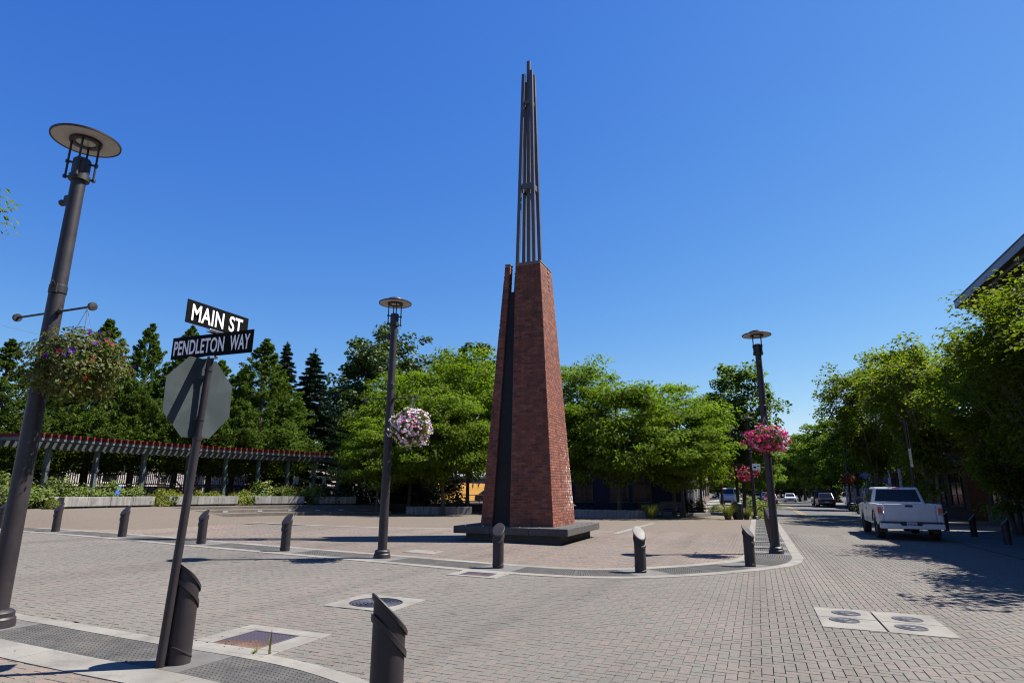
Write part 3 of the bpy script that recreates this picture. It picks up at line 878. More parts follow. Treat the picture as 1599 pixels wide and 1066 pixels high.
def rect_at(b, t, z):
    f = (z - ZB) / (ZT - ZB)
    return [b[i] + (t[i] - b[i]) * f for i in range(4)]
rb = random.Random(3)
bricks = []   # (weight, list of verts, normal, pier)
COURSE, BL, JT = 0.0835, 0.215, 0.011
def lay_face(pier, get_lr, nrm, axis, skip=None):
    """get_lr(z) -> two 3-D points, left and right ends of the course line at height z"""
    k = 0
    z = ZB + 0.005
    while z + COURSE <= ZT + 0.02:
        z1 = min(z + COURSE - JT, ZT)
        a0, b0 = get_lr(z); a1, b1 = get_lr(z1)
        am, bm = get_lr((z + z1) / 2)
        L = (bm - am).length
        du = (bm - am).normalized()
        ref = am.x if axis == 'x' else am.y
        ref = ref - (TX if axis == 'x' else TY)
        sgn = du.x if axis == 'x' else du.y
        start = -((ref * sgn + (BL + JT) * 0.5 * (k % 2)) % (BL + JT))
        u = start
        while u < L:
            u0, u1 = max(u, 0.0), min(u + BL, L)
            if u1 - u0 > 0.03:
                def P(zz, uu):
                    a, b = get_lr(zz)
                    l = (b - a).length
                    # the end bricks follow the slope of the edge
                    if uu <= 1e-6: return a
                    if uu >= L - 1e-6: return b
                    return a + (b - a).normalized() * (uu + (am - a).dot(du))
                q = [P(z, u0), P(z, u1), P(z1, u1), P(z1, u0)]
                c = (q[0] + q[2]) / 2
                if not (skip and skip(c)):
                    bricks.append((q, nrm, pier, c, u1 - u0))
            u += BL + JT
        z += COURSE; k += 1
pier_obj = {}
for name, (b, t) in PIERS.items():
    core = MB(); ins = 0.004
    def loop(z, b=b, t=t):
        x0, x1, y0, y1 = rect_at(b, t, z)
        return [L2((x0 + ins, y0 + ins, z)), L2((x1 - ins, y0 + ins, z)), L2((x1 - ins, y1 - ins, z)), L2((x0 + ins, y1 - ins, z))]
    if name == 'front_right':
        core.hexa(loop(ZB), loop(8.28))
        # upper part is split by an open slot on the sunny side
        lo, hi = loop(8.285), loop(ZT)
        def cut(lp, f0, f1):
            p = lambda a, b_, f: a + (b_ - a) * f
            return [p(lp[0], lp[3], f0), p(lp[1], lp[2], f0), p(lp[1], lp[2], f1), p(lp[0], lp[3], f1)]
        core.hexa(cut(lo, 0, 0.60), cut(hi, 0, 0.60)); core.hexa(cut(lo, 0.66, 1), cut(hi, 0.66, 1))
    else:
        core.hexa(loop(ZB), loop(ZT))
    po = core.build('brick_pier', M['mortar'], tower)
    pier_obj[name] = po
    def side(i, j, b=b, t=t):
        def f(z):
            x0, x1, y0, y1 = rect_at(b, t, z)
            c = [(x0, y0), (x1, y0), (x1, y1), (x0, y1)]
            return L2((*c[i], z)), L2((*c[j], z))
        return f
    def slot(c, b=b, t=t):
        z = c.z
        x0, x1, y0, y1 = rect_at(b, t, z)
        f = (c.y + TY - y0) / (y1 - y0)
        return z > 8.28 and 0.57 < f < 0.69
    lay_face(name, side(0, 1), Vector((0, -1, 0.065)).normalized(), 'x')
    lay_face(name, side(1, 2), Vector((1, 0, 0.065)).normalized(), 'y', slot if name == 'front_right' else None)
    lay_face(name, side(2, 3), Vector((0, 1, 0.065)).normalized(), 'x')
    lay_face(name, side(3, 0), Vector((-1, 0, 0.065)).normalized(), 'y')
def brick_geo(q, n):
    o = n * (0.007 + rb.uniform(-0.002, 0.0025)); i = n * -0.012
    return [p + o for p in q] + [p + i for p in q]
BF = [(0, 1, 2, 3), (1, 0, 4, 5), (2, 1, 5, 6), (3, 2, 6, 7), (0, 3, 7, 4)]
camp = Vector((0, 0, EYE)) - Vector((TX, TY, 0))
def shown(b):
    q, n, p, c, l = b
    v = camp - c
    return l * n.dot(v.normalized()) / v.length if (p != 'back_left') else -1
ranked = sorted(range(len(bricks)), key=lambda i: -shown(bricks[i]))
single = set(ranked[:300])
rest = {k: MB() for k in PIERS}
for i, (q, n, p, c, l) in enumerate(bricks):
    if i in single:
        o = Vector(c)
        mb = MB(); mb.add([v - o for v in brick_geo(q, n)], BF)
        ob = mb.build('brick', M['brick'], pier_obj[p]); ob.location = o
    else:
        rest[p].add(brick_geo(q, n), BF)
for k, mb in rest.items():
    tag(mb.build('brickwork', M['brick'], pier_obj[k]), kind='stuff')
# caps, recessed steel panels in the slots between the piers
for name, (b, t) in PIERS.items():
    x0, x1, y0, y1 = t
    mb = MB()
    if name == 'front_right':
        for f0, f1 in ((0, 0.60), (0.66, 1)):
            ya, yb = y0 + (y1 - y0) * f0, y0 + (y1 - y0) * f1
            mb.box(L2(((x0 + x1) / 2, (ya + yb) / 2, ZT + 0.02)), (x1 - x0 + 0.03, yb - ya + 0.012, 0.035))
    else:
        mb.box(L2(((x0 + x1) / 2, (y0 + y1) / 2, ZT + 0.02)), (x1 - x0 + 0.03, y1 - y0 + 0.03, 0.035))
    mb.build('pier_cap', M['mortar'], tower)
def panel(z0, z1, fr, thick):
    """fr(z) -> left and right points of the panel"""
    mb = MB(); a0, b0 = fr(z0); a1, b1 = fr(z1)
    mb.hexa([a0, b0, b0 + thick, a0 + thick], [a1, b1, b1 + thick, a1 + thick]); return mb
def front_gap(z, dy=0.07):
    a = rect_at(*PIERS['front_left'], z); b = rect_at(*PIERS['front_right'], z)
    return L2((a[1] - 0.03, a[2] + dy, z)), L2((b[0] + 0.03, b[2] + dy, z))
def left_gap(z, dx=0.07):
    a = rect_at(*PIERS['front_left'], z); b = rect_at(*PIERS['back_left'], z)
    return L2((a[0] + dx, b[2] + 0.03, z)), L2((a[0] + dx, a[3] - 0.03, z))
for z0, z1 in ((ZB, 2.35), (2.357, 4.4), (4.407, 6.4), (6.407, 8.2)):
    panel(z0, z1, front_gap, Vector((0, 0.02, 0))).build('steel_panel', M['panel_dark'], tower)
    panel(z0, z1, left_gap, Vector((0.02, 0, 0))).build('steel_panel', M['panel_dark'], tower)
# spire: four leaning square tubes round a taller mast
S0, S1 = 8.3, 17.35
h0, h1 = 0.335, 0.15
tops = {(-1, -1): 17.15, (1, -1): 17.25, (1, 1): 17.25, (-1, 1): 17.0}
for (sx, sy), zt in tops.items():
    f = (zt - S0) / (S1 - S0); h = h0 + (h1 - h0) * f
    mb = MB(); mb.bar((sx * h0, sy * h0, S0), (sx * h, sy * h, zt), 0.125, 0.125, up=(0, 1, 0)); mb.build('spire_tube', M['steel_dark'], tower, bevel=0.01)
mb = MB(); mb.bar((0, 0, S0), (0, 0, 17.80), 0.135, 0.135, up=(0, 1, 0)); mb.build('spire_mast', M['steel_dark'], tower, bevel=0.01)
for zc, hh in ((12.35, 0.22), (15.9, 0.16)):
    h = h0 + (h1 - h0) * (zc - S0) / (S1 - S0)
    for sx, sy in ((0, -1), (0, 1), (1, 0), (-1, 0)):
        mb = MB(); dx = (2 * h - 0.13) if sx == 0 else 0.03; dy = (2 * h - 0.13) if sy == 0 else 0.03
        mb.box((sx * h, sy * h, zc), (dx, dy, hh)); mb.build('spire_brace', M['steel_dark'], tower)
    for sx, sy in ((1, 1), (-1, 1), (1, -1), (-1, -1)):
        mb = MB(); mb.bar((sx * 0.06, sy * 0.06, zc), (sx * (h - 0.06), sy * (h - 0.06), zc), 0.05, 0.08); mb.build('spire_brace', M['steel_dark'], tower)

# ------------------------------------------------------------------ street lamps
def make_lamp(label, x, y, rz, arms=True, group='street lamps with flat disc heads', full=True):
    t = thing('street_lamp', label, 'street lamp', (x, y, gz(x, y)), 0, group)
    mb = MB(); mb.lathe([(0.19, -0.03), (0.19, 0.06), (0.185, 0.075), (0.185, 0.10), (0.168, 0.12), (0.168, 0.165), (0.15, 0.185), (0.113, 0.20)], 32)
    mb.build('base_collar', M['lamp_paint'], t, smooth=True)
    mb = MB(); mb.lathe([(0.106, 0.19), (0.098, 2.0), (0.088, 4.2), (0.082, 5.42), (0.0, 5.425)], 28); mb.build('pole', M['lamp_paint'], t, smooth=True)
    mb = MB(); mb.box((-0.098, 0.02, 0.85), (0.02, 0.10, 0.24)); mb.build('hand_hole_cover', M['lamp_paint'], t, bevel=0.006)
    mb = MB(); mb.lathe([(0.10, 5.40), (0.118, 5.41), (0.118, 5.48), (0.10, 5.49), (0.098, 5.52), (0.102, 5.53), (0.102, 5.70), (0.085, 5.72), (0.0, 5.72)], 24); mb.build('head_collar', M['black'], t, smooth=True)
    for k in range(4):
        a = rz + math.pi / 4 + k * math.pi / 2
        c, s = math.cos(a), math.sin(a)
        mb = MB(); mb.tube([(0.155 * c, 0.155 * s, 5.42), (0.155 * c, 0.155 * s, 6.0)], 0.0135, 8); r = mb.build('head_rod', M['black'], t, smooth=True)
        for z in (5.445, 5.66):
            mb = MB()
            mb.tube([(0.10 * c, 0.10 * s, z), (0.175 * c, 0.175 * s, z)], 0.016, 8)
            mb.lathe([(0.0, z - 0.028), (0.022, z - 0.02), (0.024, z), (0.022, z + 0.02), (0.0, z + 0.028)], 10, (0.16 * c, 0.16 * s, 0))
            mb.build('rod_clamp', M['black'], r, smooth=True)
    mb2 = MB(); mb2.lathe([(0.18, 5.99), (0.385, 5.985), (0.385, 5.99), (0.18, 5.995)], 48, caps=False); mb2.build('reflector', M['lamp_under'], t, smooth=True)
    mb = MB(); mb.lathe([(0.386, 5.978), (0.400, 5.978), (0.402, 6.0), (0.386, 6.012), (0.26, 6.045), (0.20, 6.06), (0.185, 6.10), (0.10, 6.125), (0.0, 6.13)], 48, caps=False); mb.build('disc_shade', M['lamp_paint'], t, smooth=True)
    mb = MB(); mb.lathe([(0.118, 6.02), (0.118, 5.955), (0.185, 5.955), (0.185, 6.02)], 36, caps=False); mb.build('lens_ring', M['black'], t, smooth=True)
    mb = MB(); mb.lathe([(0.0, 5.95), (0.06, 5.956), (0.117, 5.968), (0.117, 6.0), (0.0, 6.0)], 28); mb.build('lens', M['glass'], t, smooth=True)
    if full:
        # photocell box
        c, s = math.cos(rz + math.pi), math.sin(rz + math.pi)
        mb = MB(); mb.box((0.12 * c, 0.12 * s, 5.14), (0.09, 0.10, 0.14), rz); b = mb.build('sensor_box', M['lamp_paint'], t, bevel=0.012)
        mb = MB(); mb.lathe([(0.0, 0.0), (0.03, 0.0), (0.045, 0.045), (0.045, 0.06), (0.0, 0.06)], 14, M=Matrix.Rotation(math.pi / 2, 3, 'Y') @ Matrix.Identity(3)); o = mb.build('sensor_hood', M['black'], b, smooth=True); o.location = (0.20 * c, 0.20 * s, 5.14); o.rotation_euler = (0, 0, rz + math.pi)
    if arms:
        mb = MB(); mb.lathe([(0.094, 3.86), (0.098, 3.865), (0.098, 3.96), (0.094, 3.965)], 24); cl = mb.build('clamp_band', M['black'], t, smooth=True)
        mb = MB(); c, s = math.cos(rz - 0.9), math.sin(rz - 0.9)
        mb.box((0.11 * c, 0.11 * s, 3.91), (0.05, 0.06, 0.12), rz - 0.9); mb.tube([(0.1 * c, 0.1 * s, 3.92), (0.2 * c, 0.2 * s, 3.97)], 0.018, 8); mb.build('outlet', M['lamp_paint'], cl)
        for sg in (1, -1):
            c, s = math.cos(rz) * sg, math.sin(rz) * sg
            mb = MB(); mb.tube([(0.07 * c, 0.07 * s, 3.62), (0.69 * c, 0.69 * s, 3.62)], 0.0135, 10)
            mb.lathe([(0.0, 3.58), (0.026, 3.595), (0.03, 3.62), (0.026, 3.645), (0.0, 3.66)], 12, (0.12 * c, 0.12 * s, 0))
            a = mb.build('banner_arm', M['lamp_paint'], t, smooth=True)
            mb = MB(); mb.lathe([(0.0, 0.0), (0.05, 0.0), (0.052, 0.012), (0.05, 0.035), (0.0, 0.04)], 20, M=Matrix.Rotation(math.pi / 2, 3, 'Y'))
            o = mb.build('arm_end_cap', M['lamp_paint'], a, smooth=True); o.location = (0.69 * c, 0.69 * s, 3.62); o.rotation_euler = (0, 0, math.atan2(s, c))
        mb = MB(); mb.lathe([(0.104, 2.58), (0.112, 2.585), (0.112, 2.64), (0.104, 2.645)], 20); mb.build('lower_band', M['lamp_paint'], t, smooth=True)
    return t
make_lamp('near street lamp with purple flower basket at the left edge', -7.95, 4.62, 0.0)
make_lamp('street lamp with the white and pink basket left of the tower', *lamp_m, 0.0)
make_lamp('street lamp with the big pink basket at the curved kerb corner', *lamp_r, math.radians(90))
make_lamp('distant street lamp with a small white sign on its pole', -0.25, 40.2, math.radians(90), full=False)
make_lamp('distant street lamp with a dark red basket beside the bin', -1.35, 47.0, 0.0, full=False)

def flower(rng, p, nrm, r, k=5):
    """five rounded petals facing nrm: list of quads"""
    nrm = nrm / (np.linalg.norm(nrm) + 1e-9)
    t = np.cross(nrm, (0.3, 0.5, 0.8)); t /= np.linalg.norm(t); b = np.cross(nrm, t)
    vs = [p]
    for i in range(2 * k):
        q = math.pi * i / k; rr = r * (1.0 if i % 2 == 0 else 0.72)
        vs.append(p + (t * math.cos(q) + b * math.sin(q)) * rr + nrm * r * 0.35)
    fs = [(0, 1 + (2 * i - 1) % (2 * k), 1 + 2 * i, 1 + (2 * i + 1) % (2 * k)) for i in range(k)]
    return vs, fs

def make_basket(label, x, y, z, r, hgt, petals, seed, nleaf=1500, group=None, lf=0.06, trail=0.0):
    rng = np.random.default_rng(seed)
    t = thing('hanging_basket', label, 'flower basket', (x, y, z), 0, group)   # origin at the hook
    zc = -0.30 - hgt * 0.5
    mb = MB(); mb.lathe([(0.0, zc - 0.2), (0.10, zc - 0.19), (0.17, zc - 0.1), (0.20, zc + 0.02), (0.19, zc + 0.02), (0.0, zc)], 18); mb.build('basket_bowl', M['soil'], t, smooth=True)
    for k in range(3):
        q = k * 2.094 + 0.4
        mb = MB(); mb.tube([(0, 0, 0.0), (0.2 * math.cos(q), 0.2 * math.sin(q), zc + 0.05)], 0.0045, 5); mb.build('hanger_wire', M['stud'], t)
    mb = MB(); mb.tube([(0, 0, 0.05), (0.0, 0.0, -0.02)], 0.008, 6); mb.build('hook', M['stud'], t)
    d = rng.normal(size=(nleaf, 3)); d /= np.linalg.norm(d, axis=1)[:, None]
    lob = 1 + 0.16 * np.sin(5 * np.arctan2(d[:, 1], d[:, 0]) + seed) + 0.1 * np.sin(9 * d[:, 2] + 3 * d[:, 0])
    rad = (0.45 + 0.55 * rng.random(nleaf) ** 0.5) * lob
    P = d * rad[:, None] * np.array([r, r, hgt * 0.5]) + np.array([0, 0, zc])
    tr = rng.random(nleaf) < trail
    P[tr, 2] -= rng.random(tr.sum()) * 0.25
    link('foliage', leaf_cards(rng, P, d * 0.9 + np.array([0, 0, 0.5]), lf, 0.55, M['leaf_basket'], 'foliage'), t)
    for mat, cnt, size, topb in petals:
        vs = []; fs = []
        for _ in range(cnt):
            q = rng.normal(size=3); q /= np.linalg.norm(q)
            if topb and q[2] < topb: q[2] = abs(q[2]); 
            l = 1 + 0.16 * math.sin(5 * math.atan2(q[1], q[0]) + seed) + 0.1 * math.sin(9 * q[2] + 3 * q[0])
            p = q * l * rng.uniform(0.95, 1.10) * np.array([r, r, hgt * 0.5]) + np.array([0, 0, zc])
            v, f = flower(rng, p, q + rng.normal(0, 0.3, 3), size * rng.uniform(0.8, 1.2))
            b = len(vs); vs += v; fs += [tuple(b + i for i in ff) for ff in f]
        me = bpy.data.meshes.new('blossoms'); me.from_pydata([tuple(v) for v in vs], [], fs); me.materials.append(M[mat]); me.update()
        link('blossoms', me, t)
    return t

def leaf_cards(rng, P, Nn, L, asp, mat, name, D=None, fold=0.12, jit=0.7):
    """one folded diamond-shaped leaf per point; Nn: normals wanted, D: leaf axes (optional)"""
    n = len(P)
    Nn = Nn / (np.linalg.norm(Nn, axis=1)[:, None] + 1e-9) + rng.normal(0, jit * 0.6, (n, 3))
    Nn /= np.linalg.norm(Nn, axis=1)[:, None] + 1e-9
    if D is None: D = rng.normal(size=(n, 3))
    D = D - Nn * np.sum(D * Nn, 1)[:, None]
    D /= np.linalg.norm(D, axis=1)[:, None] + 1e-9
    S = np.cross(Nn, D)
    Ls = (L * rng.uniform(0.65, 1.3, n))[:, None]
    V = np.empty((n, 4, 3))
    V[:, 0] = P - D * Ls * 0.5
    V[:, 1] = P + S * Ls * asp * 0.5 + Nn * Ls * fold
    V[:, 2] = P + D * Ls * 0.5
    V[:, 3] = P - S * Ls * asp * 0.5 + Nn * Ls * fold
    F = np.arange(4 * n).reshape(n, 4)
    return np_mesh(name, V.reshape(-1, 3), F, mat)

make_basket('large hanging basket of trailing greenery with purple and red petunias', -7.95 + 0.62, 4.62, gz(-7.95, 4.62) + 3.60, 0.50, 0.80, [('petal_violet', 26, 0.036, 0.3), ('petal_red', 16, 0.028, 0)], 5, 5200, lf=0.06, trail=0.12)
make_basket('round hanging basket of white and pale pink petunias by the middle lamp', lamp_m[0] + 0.62, lamp_m[1], gz(*lamp_m) + 3.59, 0.43, 0.78, [('petal_white', 340, 0.04, 0), ('petal_palepink', 50, 0.04, 0), ('petal_pink', 22, 0.04, 0), ('petal_yellow', 26, 0.035, 0)], 9, 2600, lf=0.06)
make_basket('broad hanging basket of bright magenta petunias on the corner lamp', lamp_r[0], lamp_r[1] - 0.53, gz(*lamp_r) + 3.59, 0.51, 0.64, [('petal_pink', 400, 0.045, 0), ('petal_palepink', 50, 0.04, 0), ('petal_white', 24, 0.04, 0)], 12, 2600, lf=0.06)
make_basket('dark red hanging basket in tree shade far along the pavement', -1.35 + 0.5, 47.0, gz(-1.35, 47) + 3.59, 0.95, 1.0, [('petal_pink', 260, 0.07, 0), ('petal_red', 120, 0.07, 0)], 15, 900, lf=0.10)

# small white regulation sign on the far lamp
t = thing('parking_sign', 'small white sign with dark marks on the far lamp pole', 'sign', (-0.25 + 0.28, 40.12, gz(0, 40) + 3.05), math.radians(6))
mb = MB(); mb.box((0, 0, 0), (0.46, 0.012, 0.34)); mb.build('sign_plate', M['sign_white'], t, bevel=0.02)
mb = MB(); mb.box((-0.08, -0.009, -0.02), (0.16, 0.004, 0.10)); mb.box((0.12, -0.009, 0.05), (0.10, 0.004, 0.05)); mb.build('sign_marks', M['sign_black'], t)
mb = MB(); mb.box((-0.24, 0.0, -0.1), (0.1, 0.02, 0.02)); mb.box((-0.24, 0.0, 0.1), (0.1, 0.02, 0.02)); mb.build('bracket', M['black'], t)

# ------------------------------------------------------------------ bollards
def make_bollard(label, x, y, face_deg, group='slant-topped steel bollards'):
    """face_deg: direction the slanted top looks towards"""
    t = thing('bollard', label, 'bollard', (x, y, gz(x, y)), math.radians(face_deg), group)
    n = 36; R = 0.112
    SL = 1.02                       # slope of the cut
    def ell(r, zc, n=n): return [(r * math.cos(2 * math.pi * k / n), r * math.sin(2 * math.pi * k / n), zc - SL * r * math.cos(2 * math.pi * k / n)) for k in range(n)]
    def flat(r, z): return [(r * math.cos(2 * math.pi * k / n), r * math.sin(2 * math.pi * k / n), z) for k in range(n)]
    def skin(mb, loops, cap0=False, cap1=False):
        vs = [p for l in loops for p in l]; fs = []
        for i in range(len(loops) - 1):
            for k in range(n): fs.append((i * n + k, i * n + (k + 1) % n, (i + 1) * n + (k + 1) % n, (i + 1) * n + k))
        if cap0: fs.append(tuple(reversed(range(n))))
        if cap1: fs.append(tuple((len(loops) - 1) * n + k for k in range(n)))
        mb.add(vs, fs)
    ZT = 0.765
    if 'tube' not in BOLL:
        mb = MB(); skin(mb, [flat(R, -0.03), ell(R, ZT - 0.03)], True, True); BOLL['tube'] = mb.mesh('tube', M['bollard_paint'], True)
        mb = MB(); skin(mb, [ell(R + 0.001, ZT - 0.045), ell(R + 0.013, ZT - 0.04), ell(R + 0.016, ZT - 0.012), ell(R + 0.008, ZT), ell(R - 0.01, ZT + 0.002)], True, True); BOLL['cap'] = mb.mesh('cap', M['bollard_paint'], True)
        mb = MB(); skin(mb, [ell(R - 0.002, ZT - 0.185), ell(R + 0.013, ZT - 0.18), ell(R + 0.013, ZT - 0.135), ell(R - 0.002, ZT - 0.13)]); BOLL['ring'] = mb.mesh('ring', M['bollard_paint'], True)
        def ell2(r, zc): return [(r * math.cos(2 * math.pi * k / n), r * math.sin(2 * math.pi * k / n), zc - 0.55 * r * math.cos(2 * math.pi * k / n)) for k in range(n)]
        mb = MB(); skin(mb, [ell2(R - 0.002, 0.10), ell2(R + 0.006, 0.105), ell2(R + 0.006, 0.118), ell2(R - 0.002, 0.123)]); BOLL['seam'] = mb.mesh('base_ring', M['bollard_paint'], True)
    link('tube', BOLL['tube'], t); link('cap', BOLL['cap'], t); link('ring', BOLL['ring'], t); link('base_ring', BOLL['seam'], t)
    return t
BOLL = {}
make_bollard('large bollard in the foreground at the bottom edge, cut by the frame', -2.42, 3.86, 50)
make_bollard('large bollard standing right behind the street sign post', -5.00, 4.46, 82)
lab = ['bollard half hidden by the near lamp post at the far left', 'leftmost fully visible bollard of the row along the far kerb', 'second bollard from the left, in front of the first planter', 'bollard just right of the sign post, before the steps', 'bollard between the sign post and the middle lamp, before the dark planting',
       'bollard in front of the tower plinth', 'bollard with its round top facing the road, right of the tower', 'bollard nearest the corner lamp, on the kerb bend']
fd = [-88, -88, -88, -90, -90, -86, -52, -22]
for (x, y), l, f in zip(north_bollards, lab, fd): make_bollard(l, x, y, f)
for k, (x, y) in enumerate(row_bollards):
    l = ('first', 'second', 'third', 'fourth', 'fifth', 'sixth', 'seventh', 'eighth', 'farthest')[k] + ' bollard beyond the corner lamp in the row along the street'
    make_bollard(l, x, y, 0)
for (x, y), l in (((7.75, 26.2), 'shaded bollard on the right pavement nearest the frame edge'), ((7.85, 30.1), 'middle shaded bollard right of the white truck'), ((7.9, 34.2), 'shaded bollard closest to the white truck, by the pale trunk')):
    make_bollard(l, x, y, 180)

# ------------------------------------------------------------------ street sign with the back of a stop sign
sx, sy = -5.02, 4.30
sg = thing('street_sign_post', 'leaning round post with two black street name blades and the back of an octagonal sign', 'street sign', (sx, sy, gz(sx, sy)), 0)
lean = Vector((0.040 * RT[0], 0.040 * RT[1], 1.0))
def on(z): return lean * z
mb = MB(); mb.tube([on(-0.03), on(2.0)], 0.0375, 20); mb.build('post_sleeve', M['lamp_paint'], sg, smooth=True)
mb = MB(); mb.tube([on(1.99), on(2.03)], 0.041, 20); mb.build('sleeve_collar', M['lamp_paint'], sg, smooth=True)
mb = MB(); mb.tube([on(2.02), on(2.80)], 0.031, 20); mb.build('post', M['lamp_paint'], sg, smooth=True)
for z in (2.18, 2.66):
    mb = MB(); mb.tube([on(z), on(z + 0.02)], 0.036, 18); mb.build('strap', M['bollard_paint'], sg, smooth=True)
# octagon: back of the plate looks towards azimuth -46 deg
az = math.radians(0)
oc = on(2.40) + Vector((math.cos(az), math.sin(az), 0)) * -0.062
R8 = 0.385 / math.cos(math.pi / 8)
Mo = Matrix.Rotation(az, 3, 'Z') @ Matrix.Rotation(math.radians(1.5), 3, 'X')
mb = MB(); poly = [(R8 * math.cos(math.pi / 8 + k * math.pi / 4), R8 * math.sin(math.pi / 8 + k * math.pi / 4)) for k in range(8)]
mb.prism(poly, -0.0015, 0.0015, lambda u, v, w_: Mo @ Vector((w_, u, v))); o = mb.build('octagon_plate', M['sign_back'], sg); o.location = oc
mb = MB(); poly2 = [(u * 0.995, v * 0.995) for u, v in poly]; mb.prism(poly2, -0.004, -0.0025, lambda u, v, w_: Mo @ Vector((w_, u, v))); q = mb.build('red_face', M['stop_red'], o)
for z in (-0.2, 0.2):
    mb = MB(); mb.lathe([(0.012, 0.0), (0.012, 0.008), (0.0, 0.009)], 8, M=Matrix.Rotation(math.pi / 2, 3, 'Y')); bo = mb.build('bolt', M['stud'], o); bo.location = (0.002, 0.06, z)
    mb = MB(); mb.box((0.03, 0, z), (0.06, 0.05, 0.03)); c = mb.build('plate_bracket', M['stud'], o); c.rotation_euler = (0, 0, az)
def letters(txt, size, mat, name, parent, sx_=1.0, bold=0.0):
    cu = bpy.data.curves.new(name, 'FONT'); cu.body = txt; cu.size = size; cu.align_x = 'CENTER'; cu.align_y = 'CENTER'; cu.extrude = 0.0012; cu.offset = bold; cu.resolution_u = 4; cu.space_character = 1.05
    ob = bpy.data.objects.new(name, cu); COL.objects.link(ob)
    dg = bpy.context.evaluated_depsgraph_get(); dg.update()
    me = bpy.data.meshes.new_from_object(ob.evaluated_get(dg)); me.name = name
    bpy.data.objects.remove(ob)
    co = np.empty(len(me.vertices) * 3, np.float32); me.vertices.foreach_get('co', co); co = co.reshape(-1, 3); co[:, 0] *= sx_
    co[:, 0] -= (co[:, 0].max() + co[:, 0].min()) / 2; co[:, 1] -= (co[:, 1].max() + co[:, 1].min()) / 2
    me.vertices.foreach_set('co', co.ravel()); me.materials.clear(); me.materials.append(mat); me.update()
    return link(name, me, parent), co
def blade(words, z, wd, hg, rz, th, label, shift=0.0):
    p = MB(); p.box((0, 0, 0), (wd, 0.006, hg)); b = p.build('name_blade', M['sign_black'], sg, bevel=0.002)
    b['label'] = label
    b.location = on(z) + Vector((math.cos(rz) * shift, math.sin(rz) * shift, 0)); b.rotation_euler = (0, 0, rz)
    for txt, f0, f1 in words:                       # each word between two fractions of the blade width
        for sgn, rr in ((-1, 0.0), (1, math.pi)):
            l, co = letters(txt, 0.2, M['sign_white'], 'lettering', b, 1.0, 0.0035)
            w0 = co[:, 0].max() - co[:, 0].min(); h0_ = co[:, 1].max() - co[:, 1].min()
            l.scale = ((f1 - f0) * wd / w0, th / h0_, 1)
            l.rotation_euler = (math.pi / 2, 0, rr)
            l.location = (((f0 + f1) / 2 - 0.5) * wd * -sgn, sgn * 0.0045, 0)
    return b
blade([('MAIN', 0.08, 0.58), ('ST', 0.67, 0.90)], 3.185, 0.76, 0.23, math.radians(90), 0.162, 'black street name blade reading MAIN ST', 0.02)
blade([('PENDLETON', 0.03, 0.66), ('WAY', 0.73, 0.965)], 2.925, 1.07, 0.23, math.radians(0), 0.152, 'black street name blade reading PENDLETON WAY', -0.02)
for zz, dm in ((3.055, (0.05, 0.17, 0.03)), (2.795, (0.14, 0.05, 0.03))):
    mb = MB(); mb.box(on(zz), dm); mb.build('blade_bracket', M['stud'], sg, bevel=0.004)
# ------------------------------------------------------------------ trees
def trunk_mesh(name, mat, H, r0, limbs, lean=0.0, stems=1, rng=None):
    mb = MB(); rng = rng or np.random.default_rng(1)
    for s in range(stems):
        q = 2 * math.pi * s / max(1, stems) + 0.4
        off = 0.0 if stems == 1 else 0.14
        spread = 0.0 if stems == 1 else 0.5
        pts = []
        for i in range(7):
            f = i / 6
            pts.append((off * math.cos(q) + spread * f * math.cos(q) + 0.05 * math.sin(5 * f + s), off * math.sin(q) + spread * f * math.sin(q) + lean * f, -0.1 + (H + 0.1) * f))
        rr = [r0 * (1.25 if i == 0 else 1 - 0.62 * i / 6) / (1 if stems == 1 else 1.5) for i in range(7)]
        mb.tube(pts, rr, 9)
    for (z0, tip) in limbs:
        p0 = np.array([lean * z0 / H, 0, z0]); p1 = np.array(tip); p1 = p0 + (p1 - p0) * 0.82
        mid = p0 * 0.45 + p1 * 0.55 + np.array([0, 0, -0.12 * np.linalg.norm(p1 - p0)])
        rr = r0 * 0.40
        mb.tube([p0, mid, p1], [rr, rr * 0.6, rr * 0.2], 6)
        for _ in range(2):
            e = p1 + rng.normal(0, 0.12 * np.linalg.norm(p1 - p0), 3)
            mb.tube([mid, (mid + e) / 2 + rng.normal(0, 0.08, 3), e], [rr * 0.4, rr * 0.25, rr * 0.1], 5)
    return mb.mesh(name, mat, True)

